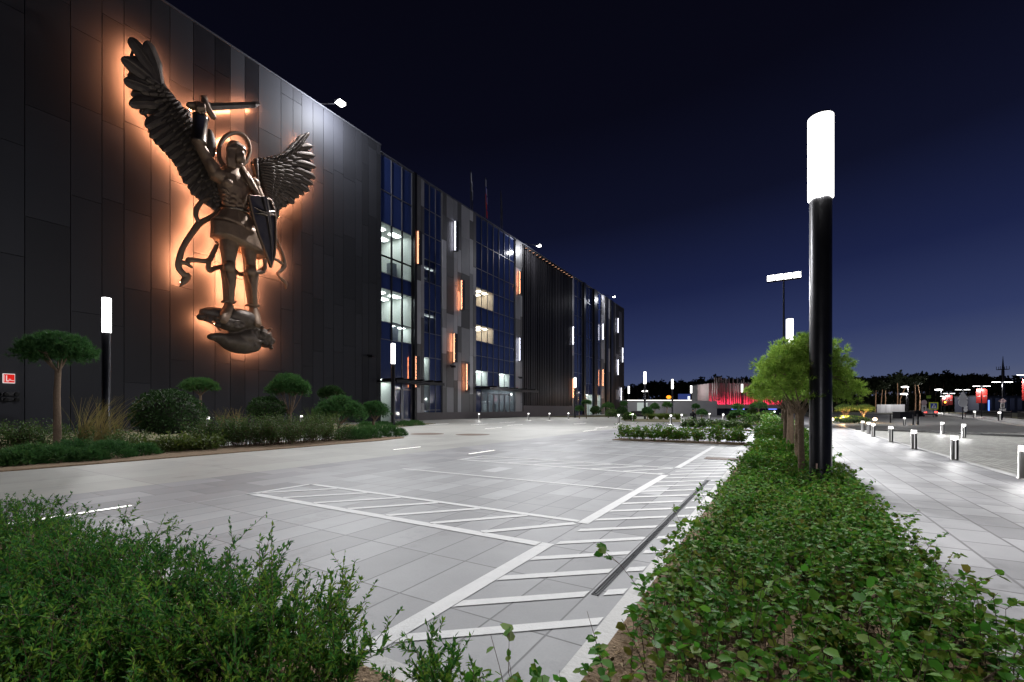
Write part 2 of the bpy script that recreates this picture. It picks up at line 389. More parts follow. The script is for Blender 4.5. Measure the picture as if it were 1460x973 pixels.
# slot drain
g=MB(); g.box(-1.176,-1.168,3.1,9.2,0,0.008); g.box(-1.132,-1.124,3.1,9.2,0,0.008)
g.box(-1.168,-1.132,3.1,9.2,0,0.003,1)
y=3.12
while y<9.2: g.box(-1.154,-1.146,y,min(y+0.45,9.19),0.0035,0.0075); y+=0.5
dr=g.build('slot_drain',[M_dark,M_black]); tag(dr,'narrow black slot drain set into the hatched car park edge','drain')
M_rust=surf('rusty_iron',(0.10,0.062,0.04),0.7,0.4,0.4,20)
def cover(px,py,r,lab):
    p=at(px,py); m=MB(); m.lathe((p.x,p.y,0),[(0,0.009),(r*0.85,0.009),(r*0.87,0.006),(r*0.95,0.006),(r,0.0045)],28)
    o=m.build('manhole_cover',M_rust); tag(o,lab,'manhole cover','round covers in the plaza paving')
cover(609,619,0.9,'dark oval manhole cover in the pale plaza, closer to the topiary bed')
cover(674,620,0.9,'dark oval manhole cover in the pale plaza, further from the topiary bed')
p=at(1037,655); m=MB(); m.box(p.x-0.55,p.x+0.55,p.y-0.3,p.y+0.3,0,0.012)
for i in range(9): m.box(p.x-0.5+i*0.115,p.x-0.44+i*0.115,p.y-0.25,p.y+0.25,0.012,0.016)
tag(m.build('drain_grate',M_rust),'brown rusty grate lying on white stripes beside the hedge','drain grate')
# in-ground light strips
G_strip=glow('strip_light',(1.0,0.98,0.95),2.2)
def strip(px0,py0,L,lab):
    p=at(px0,py0); m=MB(); m.box(-0.05,0.05,0,L,0,0.006)
    r=thing('ground_light_strip',lab,'ground light',(p.x,p.y,0.002),0,'light strips set into the paving')
    m.build('frame',M_steel,r); m2=MB(); m2.box(-0.035,0.035,0.03,L-0.03,0.006,0.0095); m2.build('diffuser',G_strip,r)
pz=at(185,723)
for (a,b,L,lab) in ((0,750,1.25,'long white light strip in dark paving, closest to the foreground shrubs'),
    (668,648,1.45,'white light strip at the pointed tip of the second hatched bay'),
    (560,642,1.35,'white light strip where pale plaza meets dark paving, near the two manhole covers'),
    (691,611.7,2.2,'light strip in the plaza, in front of the glazed main entrance, nearer one of two'),
    (671,606.3,2.6,'light strip in plaza close to the bollard light by the glazed entrance'),
    (612,605.7,2.6,'faint light strip in plaza beyond the last clipped shrub of the bed'),
    (723,607,2.6,'light strip in the plaza, in front of the glazed main entrance, further one of two'),
    (818,605,3.0,'pinkish light strip in plaza before the dark finned facade'),
    (831,615.5,2.4,'light strip in the plaza aligned with the far lamp post, nearer of a pair'),
    (848,611,2.8,'light strip in the plaza aligned with the far lamp post, further of a pair'),
    (712,603.3,3.0,'dim light strip beside the doorstep of the glazed entrance')): strip(a,b,L,lab)

# ------------------------------------------------------------------ lamps
def frosted(name,col,strength,tr):
    m,nt,out=new_mat(name); e=N(nt,'ShaderNodeEmission'); setin(e,Color=col,Strength=strength); t=N(nt,'ShaderNodeBsdfTransparent')
    mx=N(nt,'ShaderNodeMixShader'); mx.inputs[0].default_value=tr; nt.links.new(e.outputs[0],mx.inputs[1]); nt.links.new(t.outputs[0],mx.inputs[2]); nt.links.new(mx.outputs[0],out.inputs[0]); return m
G_head=frosted('frosted_lamp_shade',(1.0,0.985,0.96),5.0,0.5)
def bulb(loc,power,col=(1,.985,.975),r=.06):
    l=bpy.data.lights.new('lamp_bulb','POINT'); l.energy=power; l.color=col; l.shadow_soft_size=r; o=bpy.data.objects.new('lamp_bulb',l); link(o); o.location=loc; return o
def lamp_post(loc, label, h=6.15, r=0.145, head=1.55, n=28, group='column lamps of the plaza', power=2000):
    t=thing('column_lamp',label,'street lamp',loc,0,group)
    m=MB(); zb=h-head
    m.lathe((0,0,0),[(r*1.9,0),(r*1.9,0.02),(r*1.02,0.03),(r,0.05),(r,zb-0.02),(r*0.9,zb)],n); m.build('pole',M_pole,t)
    m=MB(); m.lathe((0,0,0),[(0,h+0.03),(r*0.95,h+0.03),(r*1.0,h+0.005),(r*1.0,h)],n); m.build('cap',M_pole,t)
    m=MB(); m.lathe((0,0,0),[(r*0.9,zb),(r*1.14,zb+0.01),(r*1.14,h-0.01),(r*1.0,h)],n); m.build('lamp_shade',G_head,t)
    for q in (0.3,0.7): bulb((loc[0],loc[1],zb+head*q),power*0.5)
    return t
ml=far(1170,683,7.06)
main=lamp_post((ml.x,ml.y,0),'tallest-looking black column lamp rising from the hedge beside the pine trunk',5.97,0.152,1.30,power=2900)
m=MB(); d=Vector((-ml.x,-ml.y,0)).normalized(); sdv=Vector((-d.y,d.x,0)); 
st=Vector((0,0,0.42))+d*0.155-sdv*0.05
m.bar(st,st+Vector((0,0,0.085)),0.022,0.004,tuple(d)); m.build('sticker',surf('sticker',(0.6,0.4,0.35),0.6),main)
rowX=ml.x
lamp_post((rowX,ml.y-15.5,0),'unseen column lamp added behind the viewer, in line with the hedge row',6.12,0.152,1.47,power=2700)  # out-of-view lamp, added along the row to brighten the foreground shrubs
def lampat(px,pytop,label,h=6.1,power=700):
    Z=(h-E)*FL/(HZ-pytop); p=far(px,583,Z); return lamp_post((p.x,p.y,0),label,h,n=14,power=power)
lampat(152,425,'column lamp by the dark facade, between the flat-topped pine and round bush',6.3,1300)
lampat(560.5,490,'column lamp at the end of the topiary bed by the side entrance',6.3)
lampat(820,538.5,'column lamp by the end of the dark finned facade')
lampat(1126,455,'column lamp whose head peeps above the big pine crown',6.1,800)
lampat(919.5,530.4,'tallest of the column lamps between office corner and red-lit pavilion')
lampat(958.7,541,'column lamp against the low white-edged wall, second tallest of the far ones')
lampat(985.5,550,'column lamp just beside the seated person on the plaza')
lampat(999.3,554.5,'column lamp next to the blurred floodlight in front of the grey block',6.1,50)
lampat(1058,548,'column lamp standing in front of the middle of the red-lit pavilion',6.1,120)
lampat(1080,556,'smaller column lamp in front of the red-lit pavilion, nearer the pine crown',6.1,120)
lampat(896.5,551,'column lamp close to the far corner of the office building')
# high mast behind the pines
G_mast=glow('mast_light',(1.0,0.98,0.95),14.0)
mp=far(1117.5,583,36.0)
t=thing('floodlight_mast','tall thin mast with a wide floodlight head above the pine crown','floodlight mast',(mp.x,mp.y,0))
m=MB(); hz=E+(HZ-400)/FL*36; m.tube([(0,0,0),(0,0,hz)],[0.11,0.06],10); m.build('pole',M_pole,t)
m=MB(); m.bar((-1.15,0,hz),(1.15,0,hz),0.1,0.08); m.build('crossarm',M_pole,t)
for x in (-0.9,-0.3,0.3,0.9):
    m=MB(); m.bar((x,-0.10,hz+0.02),(x,0.24,hz+0.56),0.54,0.09); f=m.build('floodlight',M_pole,t)
    m=MB(); m.bar((x,-0.156,hz+0.065),(x,0.164,hz+0.57),0.50,0.012,(0,0,1)); m.build('lens',G_mast,f)
def spot(name, loc, target, power, angle, blend=0.6, col=(0.98,0.985,1.0), size=0.15, parent=None):
    l=bpy.data.lights.new(name,'SPOT'); l.energy=power; l.spot_size=math.radians(angle); l.spot_blend=blend; l.color=col; l.shadow_soft_size=size
    o=bpy.data.objects.new(name,l); link(o); o.location=loc
    o.rotation_euler=(Vector(target)-Vector(loc)).to_track_quat('-Z','Y').to_euler(); return o
spot('mast_beam',(mp.x,mp.y-0.2,hz-0.35),(mp.x-1,mp.y-26,0),26000,110,0.7,size=0.5)
spot('mast_beam',(mp.x,mp.y+0.2,hz-0.35),(mp.x-2,mp.y+22,0),14000,120,0.7,size=0.5)

# bollard lights
G_bol=frosted('bollard_white',(1.0,0.98,0.95),4.0,0.5)
G_slit=glow('slit_light',(1,.98,.96),0.7)
def bollard(name='bollard_light', r=0.080, h=0.66):
    t=thing(name,'x','bollard light',(0,0,0),0,'bollard lights')
    m=MB(); m.lathe((0,0,0),[(r*1.35,0),(r*1.35,0.012),(r,0.014),(r,h-0.125),(r*0.8,h-0.12)],20); m.build('post',M_steel,t)
    m=MB()
    for q in (-1,1): m.box(-0.012,0.012,q*r-0.006,q*r+0.006,0.03,h-0.135)
    m.build('light_slit',G_slit,t)
    m=MB(); m.lathe((0,0,0),[(r*0.86,h-0.12),(r*0.95,h-0.118),(r*0.95,h-0.018),(r*0.86,h-0.016)],20); m.build('lens',G_bol,t)
    m=MB(); m.lathe((0,0,0),[(r*1.0,h-0.016),(r,h-0.002),(r*0.9,h),(0,h)],20); m.build('cap',M_steel,t)
    return t
b0=bollard(); first=True
blist=[((1460,683),'steel bollard light on the pavement kerb, cut by the frame edge, nearest of the row'),
 ((1361,656),'steel bollard light on the pavement kerb, second nearest of the row'),
 ((1303,640.7),'steel bollard light on the pavement kerb, third nearest of the row'),
 ((1270,630.5),'steel bollard light on the pavement kerb, fourth nearest of the row'),
 ((1245,623.3),'steel bollard light on the pavement kerb, nearest of the far cluster of three'),
 ((1238.5,619.4),'steel bollard light on the pavement kerb, middle of the far cluster of three'),
 ((1230,616.3),'steel bollard light on the pavement kerb, last of the far cluster of three'),
 ((1374,624.3),'steel bollard light on the curved dark kerb of the cobbled island, nearer of two'),
 ((1343.5,619.3),'steel bollard light on the curved dark kerb of the cobbled island, further of two'),
 ((1289.5,607),'low bollard light alone in the paved area before the dark planters'),
 ((97,612),'bollard light behind the flat-topped pine at the dark facade'),
 ((297,611),'bollard light between the round bush and the small umbrella pine'),
 ((430,606.5),'bollard light beside the branching umbrella pine'),
 ((683,599.5),'bollard light left of the glazed main entrance doors'),
 ((753.5,598.5),'bollard light at the near end of the finned facade'),
 ((783.5,598.3),'bollard light at the middle of the finned facade'),
 ((810.5,597.5),'bollard light at the far end of the finned facade'),
 ((882,602.5),'unlit-looking bollard light at the corner of the far hedge'),
 ((956.5,604.2),'bollard light on the plaza edge left of the seated person, nearer of two'),
 ((972,602),'bollard light on the plaza edge left of the seated person, further of two'),
 ((1011.7,598.8),'bollard light to the right of the seated person before the dark wall'),
 ((1031.2,601),'unlit grey bollard before the dark wall of the red pavilion'),
 ((902,600.5),'bollard light in the planting next to the office corner')]
for (q,lab) in blist:
    p=at(*q)
    hs=1.0 if q[0]>1200 else 1.25
    bulb((p.x,p.y,0.59*hs),70*hs*hs,r=.03)
    if first: b0.location=p; b0['label']=lab; b0.scale=(hs,hs,hs); first=False
    else: dup(b0,p,None,lab,None,hs)
# ------------------------------------------------------------------ the long office building
M_clad=surf('graphite_cladding',(0.024,0.025,0.031),0.68,0.0,0.18,0.7,0.0,30,0.25,island=0.22,aniso=(0.3,0.3,1.0))
M_clad2=surf('mixed_grey_cladding',(0.33,0.33,0.35),0.45,0.2,0.12,1.2,0.0,30,0.5,island=0.35)
M_clad3=surf('dark_grey_cladding',(0.115,0.112,0.115),0.45,0.2,0.12,1.2,0.0,30,0.5,island=0.35)
M_cladk=surf('black_cladding',(0.030,0.030,0.036),0.3,0.4,0.2,1.0,0,30,0.5,island=0.35)
M_glassb=surf('blue_curtain_glass',(0.020,0.034,0.118),0.06,0.0,0.2,0.15,0,30,0.9)
M_glassk=surf('black_curtain_glass',(0.012,0.013,0.022),0.08,0.0,0.2,0.2,0,30,0.8)
M_mull=surf('mullion_aluminium',(0.16,0.165,0.19),0.35,0.6,0.1,2.0)
M_clear=glassmat('clear_glazing')
M_room=surf('office_wall',(0.62,0.64,0.60),0.7,0,0.05,1.0)
M_roomw=surf('warm_office_wall',(0.62,0.55,0.46),0.7,0,0.05,1.0)
M_furn=surf('office_furniture',(0.12,0.13,0.15),0.5,0,0.3,2.0,island=0.5)
G_ceil=glow('office_ceiling_light',(0.93,1.0,0.95),17.0)
G_warm=glow('warm_ceiling_light',(1.0,0.88,0.70),10.0)
G_or=glow('orange_led',(1.0,0.50,0.30),1.7)
G_or2=glow('orange_wash',(1.0,0.30,0.12),80.0)
G_wh2=glow('white_wash',(0.8,0.82,1.0),40.0)
G_wh=glow('white_led',(0.86,0.87,1.0),2.4)
H1=29.6; H2=28.9
YE=wy(890); Y0=-16.0
bld=thing('office_building','long dark panel-clad office building with blue glass bays and lit fins','office building',(WX,30,0))
BL=(WX,30,0)
def bp(name,mb,mats,parent=None,label=None):
    o=mb.build(name,mats,bld if parent is None else parent,BL)
    if label: o['label']=label
    return o
def wz(px,py): return on_wall(px,py).z
ya=wy(543)
m=MB(); m.box(WX-24,WX-0.16,Y0,ya-0.02,0,H1-0.25); m.box(WX-24,WX-11,ya+0.02,YE-0.05,0,H2-0.3); m.box(WX-11,WX-1.0,YE-0.6,YE-0.05,0,H2-0.3); bp('wall',m,M_cladk)
# cladding of the blind block: staggered tall panels
def clad(m,y0,y1,z0,z1,ws,hs,X=WX,th=0.12,gap=0.035,hgap=0.03,matf=None):
    y=y0
    while y<y1-0.05:
        w_=min(random.choice(ws),y1-y)
        if y1-(y+w_)<0.5: w_=y1-y
        z=z0; h=random.uniform(0.25,1.0)*hs[1]
        while z<z1-0.02:
            zz1=min(z+h,z1)
            if z1-zz1<0.8: zz1=z1
            mt=matf(y+w_/2,(z+zz1)/2) if matf else 0
            m.box(X-th,X+random.uniform(-0.006,0.006),y+gap/2,y+w_-gap/2,z+hgap/2,zz1-hgap/2,mt)
            z=zz1; h=random.uniform(*hs)
        y+=w_
yd0,yd1=wy(258),wy(372)
def mf(y,z): return 1 if (yd0<y<yd1 and z>21.5 and random.random()<0.62) else 0
m=MB(); clad(m,Y0,ya,0.0,H1-0.1,(0.85,1.1,1.45,1.9),(4.5,8.0),matf=mf); bp('cladding_panels',m,[M_clad,M_cladk])
m=MB(); m.box(WX-0.4,WX+0.06,Y0,ya,H1-0.1,H1+0.02); m.box(WX-0.9,WX+0.05,ya,YE,H2-0.1,H2); m.box(WX-23.9,WX-23.6,Y0,YE,H2-0.3,H2); bp('roof_parapet',m,M_mull)
m=MB(); m.box(WX-23.6,WX-0.91,ya+0.05,YE-0.1,H2-0.29,H2-0.2); bp('roof',m,M_dark)
# curtain wall bay
def bay(pl,pr,n,rows,glass,lit=(),z0=0.0,z1=H2-0.1,fr=0.07,name='curtain_wall',X=WX-0.25):
    y0,y1=wy(pl),wy(pr); ys=[y0+(y1-y0)*i/n for i in range(n+1)]; zs=[z0]+list(rows)+[z1]
    litset={(i,j) for (i0,i1,j0,j1) in lit for i in range(i0,i1) for j in range(j0,j1)}
    g=MB()
    for i in range(n):
        for j in range(len(zs)-1):
            if (i,j) in litset: continue
            g.box(X-0.06,X+random.uniform(-0.004,0.004),ys[i]+0.01,ys[i+1]-0.01,zs[j]+0.01,zs[j+1]-0.01)
    o=bp(name,g,glass)
    f=MB()
    for yy in ys: f.box(X+0.005,X+0.11,yy-fr/2,yy+fr/2,z0,z1)
    for k in zs[1:-1]: f.box(X+0.005,X+0.095,y0+fr/2+0.002,y1-fr/2-0.002,k-fr/2,k+fr/2)
    bp('frame',f,M_mull,o)
    return ys,zs,X
def room(ys,zs,i0,i1,j0,j1,X,wall,light,depth=5.0,lights=2,furn=True,label=None,nl=0.35):
    """a lit window: clear pane, frame bars and the room behind it"""
    y0,y1,z0,z1=ys[i0],ys[i1],zs[j0],zs[j1]
    g=MB(); g.box(X-0.03,X-0.02,y0+0.03,y1-0.03,z0+0.03,z1-0.03); wdw=bp('window',g,M_clear,None,label)
    r=MB(); a,b=X-depth,X-0.08; e=0.08
    r.box(a-e,a,y0-e,y1+e,z0-e,z1+e); r.box(a,b,y0-e,y0,z0,z1); r.box(a,b,y1,y1+e,z0,z1); r.box(a,b,y0-e,y1+e,z0-e,z0); r.box(a,b,y0-e,y1+e,z1,z1+e)
    ro=bp('room_wall',r,wall,wdw)
    L=(y1-y0)
    for q in range(lights):
        for d in (0.25,0.6):
            c=MB(); yc=y0+L*(q+0.5)/lights; c.box(X-depth*d-nl,X-depth*d+nl,yc-L/lights*0.28,yc+L/lights*0.28,z1-0.1,z1-0.06); bp('ceiling_light',c,light,wdw)
    if furn:
        for q in range(5):
            f=MB(); yc=random.uniform(y0+0.5,y1-0.5); xx=X-random.uniform(0.6,depth-0.6); f.box(xx-0.4,xx+0.4,yc-0.4,yc+0.4,z0+0.01,z0+random.uniform(0.9,2.4)); bp('cupboard',f,M_furn,wdw)
Zs=lambda *a:list(a)
# bay 1: two big lit rooms above the side entrance
ys,zs,X=bay(544,589,3,Zs(4.6,8.9,10.8,14.4,16.1,17.9,21.5,25.0),M_glassb,((0,1,0,1),(0,3,3,4),(1,3,2,3),(0,3,5,7)))
room(ys,zs,0,3,5,7,X,M_room,G_ceil,6,2,True,'upper brightly lit office window'); room(ys,zs,0,3,3,4,X,M_room,G_ceil,6,2,False,'lower brightly lit office window'); room(ys,zs,1,3,2,3,X,M_room,G_ceil,4,2,True)
f=MB()
for i in (0,1,2,3): f.box(X+0.0,X+0.14,ys[i]-0.09,ys[i]+0.09,8.9,21.5)
f.box(X,X+0.12,ys[0]+0.1,ys[3]-0.1,17.82,17.98); bp('window_frame',f,M_dark)
room(ys,zs,0,1,0,1,X,M_room,G_ceil,4,1,False)
m=MB(); m.box(WX-0.5,WX+0.25,wy(589)+0.02,wy(592.5),0,H2-0.05); bp('pier',m,M_black)
# narrow cladding strips
def pier(pl,pr,seed,lo=0.0,mat=None,ws=(0.9,1.2,1.6),hs=(2.5,6.0)):
    m=MB(); clad(m,wy(pl),wy(pr),lo,H2-0.12,ws,hs,WX,0.25,0.05,0.03,lambda y,z:int(random.random()<0.45)); bp('cladding_panels',m,[mat or M_clad2,M_clad3])
pier(592.8,605,1)
ys,zs,X=bay(605,631,3,Zs(1.2,4.6,7.6,10.6,13.4,16.8,19.5,22.5,25.6),M_glassb,((0,1,1,3),(0,2,4,5),(0,2,6,7)))
room(ys,zs,0,1,1,3,X,M_room,G_ceil,4,1,True); room(ys,zs,0,2,4,5,X,M_glassk,G_ceil,9,3,True,None,0.15); room(ys,zs,0,2,6,7,X,M_glassk,G_ceil,9,3,False,None,0.15)
pier(631,679,2,ws=(0.8,1.1,1.5,1.9),hs=(2.0,5.5))
ys3,zs3,X3=bay(679,735,7,Zs(4.6,6.8,8.9,11.0,13.3,15.9,18.6,21.3,25.0),M_glassb,((0,3,4,5),(0,3,6,7),(0,2,1,2),(4,6,1,2),(1,7,0,1)))
room(ys3,zs3,0,3,4,5,X3,M_roomw,G_warm,4,3,False,'warm lit window on the middle floor'); room(ys3,zs3,0,3,6,7,X3,M_roomw,G_warm,4,3,False,'warm lit window on the upper floor')
room(ys3,zs3,0,2,1,2,X3,M_room,G_ceil,4,2,False); room(ys3,zs3,4,6,1,2,X3,M_room,G_ceil,4,2,False); room(ys3,zs3,1,7,0,1,X3,M_furn,G_ceil,7,3,True)
pier(735.3,745,3)
# finned black facade
yf0,yf1=wy(745.3),wy(815)
m=MB(); m.box(WX-0.9,WX-0.5,yf0,yf1,1.9,H2-0.12); bp('curtain_wall',m,M_glassk,None,'black glass facade behind vertical fins')
m=MB(); nf=30
for i in range(nf+1):
    yy=yf0+(yf1-yf0)*i/nf; m.box(WX-0.5,WX+0.12+random.uniform(-0.02,0.02),yy-0.10,yy+0.10,1.95,H2-0.2)
bp('vertical_fins',m,surf('fin_metal',(0.038,0.036,0.040),0.35,0.5,0.2,2,island=0.5))
m=MB()
for z in np.arange(4.5,H2-1,3.4): m.box(WX-0.49,WX-0.40,yf0,yf1,z-0.06,z+0.06)
bp('transom_bars',m,M_mull)
m=MB(); m.box(WX-0.6,WX+0.2,wy(592.8),yf1,0,0.9,0); m.box(WX-0.55,WX+0.16,yf0,yf1,0.9,1.9); bp('plinth',m,surf('stone_plinth',(0.13,0.115,0.12),0.6,0,0.15,1.0))
for i in range(16):
    yy=yf0+(yf1-yf0)*(i+0.6)/16; m=MB(); m.box(WX+0.125,WX+0.5,yy-0.12,yy+0.12,H2-0.95,H2-0.75); c=bp('cornice_lamp',m,M_black)
    m=MB(); m.box(WX+0.135,WX+0.45,yy-0.1,yy+0.1,H2-0.745,H2-0.70); bp('lens',m,G_or,c)
# last stretch
pier(815.3,818.5,4,ws=(2.0,)); bay(818.8,831,2,Zs(4.6,9,13,17,21,25),M_glassb); 
m=MB(); m.box(WX-0.6,WX+0.3,wy(831.2),wy(834),0,H2-0.05); m.box(WX-0.6,WX+0.3,wy(846),wy(850),0,H2-0.05); m.box(WX-0.6,WX+0.3,wy(863),wy(866),0,H2-0.05);m.box(WX-0.6,WX+0.3,wy(870),wy(873),0,H2-0.05); bp('pier',m,M_black)
ysq,zsq,Xq=bay(834.2,845.8,2,Zs(4.6,7,13,17,21,25),M_glassb,((0,2,0,1),)); room(ysq,zsq,0,2,0,1,Xq,M_room,G_ceil,5,2,False)
ysq,zsq,Xq=bay(850.2,857.5,2,Zs(4.6,7,13,17,21,25),M_glassb,((0,2,0,1),)); room(ysq,zsq,0,2,0,1,Xq,M_room,G_ceil,5,2,False)
pier(857.7,862.8,5,ws=(1.6,2.2)); pier(866.2,869.8,6,ws=(2.5,)); pier(873.2,878,7,ws=(2.0,2.4),mat=M_clad); pier(878.1,889.9,8,mat=M_clad,ws=(2.0,2.6))
# light fins: dark blade with an LED face; an added hidden strip washes the cladding
def lfin(px,p0,p1,mat,lab=None,out=0.42):
    y=wy(px); z1,z0=wz(px,p0),wz(px,p1)
    m=MB(); m.box(WX-0.05,WX+out,y,y+0.5,z0,z1); m.box(WX-0.05,WX+out,y-0.1,y-0.001,z0-0.02,z0-0.12); o=bp('light_fin',m,M_cladk,None,lab)
    m=MB(); m.box(WX+0.14,WX+out-0.04,y-0.045,y-0.005,z0+0.03,z1-0.03); bp('led_strip',m,mat,o)
    m=MB(); m.box(WX+out-0.03,WX+out,y-0.09,y-0.05,z0,z1); bp('lip',m,M_cladk,o)
    m=MB(); m.add([(WX+out-0.033,y-0.088,z0+.05),(WX+out-0.033,y-0.052,z0+.05),(WX+out-0.033,y-0.052,z1-.05),(WX+out-0.033,y-0.088,z1-.05)],[(0,1,2,3)]); bp('added_wash_light',m,G_or2 if mat is G_or else G_wh2,o)  # added emitter turned to the wall, out of sight, strengthens the glow
for a in ((647,316,358,G_wh),(656,400,442,G_or),(645.5,476,517,G_or),(663.5,519,557,G_or),(594,330,377,G_or),(590.5,508,553,G_or),
          (739,387,420,G_or),(739,482,515,G_wh),(815.6,466,492,G_wh),(815.6,540,568,G_or),(858.3,462,485,G_wh),(858.3,527,551,G_or),
          (880,454,475,G_wh),(886.5,496,517,G_wh),(880,513,535,G_wh),(884.5,553,573,G_wh)): lfin(*a)
# canopies and doors
def canopy(pl,pr,z,out,tie=True):
    y0,y1=wy(pl),wy(pr); m=MB(); m.box(WX+0.13,WX+out,y0,y1,z,z+0.22); m.box(WX+out-0.1,WX+out+0.05,y0,y1,z-0.12,z-0.002); o=bp('canopy',m,M_black)
    b=MB(); k=5
    for i in range(k):
        yy=y0+(y1-y0)*(i+0.5)/k; b.box(WX+0.13,WX+out+0.3,yy-0.08,yy+0.08,z+0.225,z+0.42)
    bp('beam',b,M_black,o)
canopy(536,606,4.15,3.0); canopy(676,748,4.1,2.6)
def doors(ys,i0,i1,X,H=3.6):
    for i in range(i0,i1):
        m=MB(); a,b=ys[i]+0.06,ys[i+1]-0.06; m.box(X+0.02,X+0.12,a,a+0.12,0,H); m.box(X+0.02,X+0.12,b-0.12,b,0,H); m.box(X+0.02,X+0.12,a+0.125,b-0.125,H-0.15,H); m.box(X+0.02,X+0.12,a+0.125,b-0.125,0,0.2)
        o=bp('door',m,M_mull); h=MB(); h.box(X+0.13,X+0.2,b-0.3,b-0.25,0.9,1.9); bp('handle',h,M_steel,o)
doors(ys3,2,6,X3); ys1=[wy(544)+(wy(589)-wy(544))*i/3 for i in range(4)]; doors(ys1,1,3,X)
# wall cameras
for (px,py) in ((524,507),(642,522),(739,538)):
    p=on_wall(px,py); m=MB(); m.box(WX+0.01,WX+0.25,p.y-0.08,p.y+0.08,p.z-0.08,p.z+0.08); m.box(WX+0.25,WX+0.8,p.y-0.13,p.y+0.13,p.z-0.25,p.z+0.02)
    o=m.build('security_camera',M_black); tag(o,{524:'black security camera on the blind dark wall above the topiary',642:'black security camera between orange light fins on the grey panels',739:'black security camera on the narrow pier by the finned facade'}[px],'security camera','cameras on the facade')
# roof floodlights
G_fl=glow('floodlight_lens',(1.0,0.98,0.95),9.0)
def roofflood(px,H,lab,power,tx,ty,wallwash):
    y=wy(px,WX+2.4); t=thing('roof_floodlight',lab,'floodlight',(WX,y,H),0,'floodlights on the roof edge')
    m=MB(); m.tube([(-0.3,0,0.02),(-0.3,0,0.35),(2.3,0,-0.55)],0.05,8); m.build('bracket',M_pole,t)
    m=MB(); m.box(2.1,2.7,-0.4,0.4,-0.62,-0.42); m.build('lamp_housing',M_pole,t)
    m=MB(); m.box(2.14,2.72,-0.36,0.36,-0.65,-0.625); m.build('lens',G_fl,t)
    m=MB(); m.box(2.705,2.73,-0.34,0.34,-0.61,-0.44); m.build('front_lens',G_fl,t)
    spot('roof_beam',(WX+3.0,y,H-0.6),(tx,ty,0),power,105,0.8,size=0.4)
    if wallwash: bulb((WX+2.4,y-0.3,H-0.85),wallwash,(0.93,0.95,1.0),0.2)
roofflood(485,H1,'blazing roof floodlight above the blind dark wall by the statue',46000,-7,9,4200)
roofflood(768,H2,'roof floodlight above the near end of the finned facade',36000,-10,48,1500)
roofflood(875,H2,'small roof floodlight near the far corner of the office building',16000,-12,100,900)
# flags on the roof
def flag(px,pt,pb,cols,lab,X):
    p=on_wall(px,pb,X); q=on_wall(px,pt,X); t=thing('flag',lab,'flag',(p.x,p.y,H2-0.25),0,'flags on the office roof')
    h=q.z-H2+0.25; m=MB(); m.cyl((0,0),0.05,0,h,8); m.build('flagpole',M_steel,t)
    m=MB(); W=1.5; L=max(1.2,(h)*0.62)
    nx=7
    for j in range(len(cols)):
        for i in range(nx):
            def P(i,k): 
                s=i/nx; return (0.12*math.sin(i*1.9), 0.06+0.55*W*s*0.5, h-0.1-s*0.9*L*0.55-(k/len(cols))*L*0.55)
            m.add([P(i,j),P(i+1,j),P(i+1,j+1),P(i,j+1)],[(0,1,2,3)],j,True)
    m.build('cloth',cols,t)
fw,fb,fr_,fk=surf('flag_white',(0.7,0.7,0.72),0.8),surf('flag_blue',(0.04,0.06,0.4),0.8),surf('flag_red',(0.6,0.05,0.04),0.8),surf('flag_dark',(0.05,0.05,0.07),0.8)
flag(671,243,288,[fw,fk],'pale limp flag on the office roof, first of three',WX-4)
flag(692,253,306,[fw,fb,fr_],'white, blue and red tricolour flag on the office roof',WX-4)
flag(714,272,316,[fk,fk],'dark limp flag on the office roof, next to the tricolour',WX-4)
# red fire sign on the blind wall
p=on_wall(12,540); t=thing('fire_sign','red square sign with white border and hydrant mark on the dark wall','sign',(WX+0.02,p.y,p.z))
mr=glow('lit_red',(0.75,0.02,0.015),0.9); mw=glow('lit_white',(0.9,0.8,0.78),0.9)
hw=(wy(20.5)-wy(3.5))/2; hh=(wz(12,533.5)-wz(12,547))/2
m=MB(); m.box(0,0.12,-hw,hw,-hh,hh); m.build('board',mw,t)
m=MB(); m.box(0.122,0.135,-hw*0.92,hw*0.92,-hh*0.86,hh*0.86); m.build('red_field',mr,t)
m=MB()
def sg(y0,y1,z0,z1): m.box(0.136,0.142,hw*y0,hw*y1,hh*z0,hh*z1)
sg(-0.78,-0.72,-0.7,0.7); sg(-0.5,-0.36,-0.62,0.62); sg(-0.36,-0.05,-0.62,-0.45); sg(-0.05,0.0,-0.45,-0.1); sg(0.02,0.25,-0.2,-0.12); sg(0.02,0.25,-0.45,-0.37); sg(0.32,0.85,-0.48,-0.38); sg(0.25,0.32,-0.4,-0.2)
m.build('symbol',mw,t)
for k,(q,lab) in enumerate((((14,562),'upper black hose connection box on the dark wall below the red sign'),((14,569.5),'lower black hose connection box on the dark wall below the red sign'))):
    p=on_wall(*q); m=MB(); m.box(WX+0.015,WX+0.2,p.y-0.35,p.y+0.35,p.z-0.1,p.z+0.1)
    for yy in (-0.2,0.2): m.tube([(WX+0.2,p.y+yy,p.z),(WX+0.45,p.y+yy,p.z-0.03)],0.09,10)
    tag(m.build('hose_connection',M_black),lab,'hose connection','hose connections on the wall')
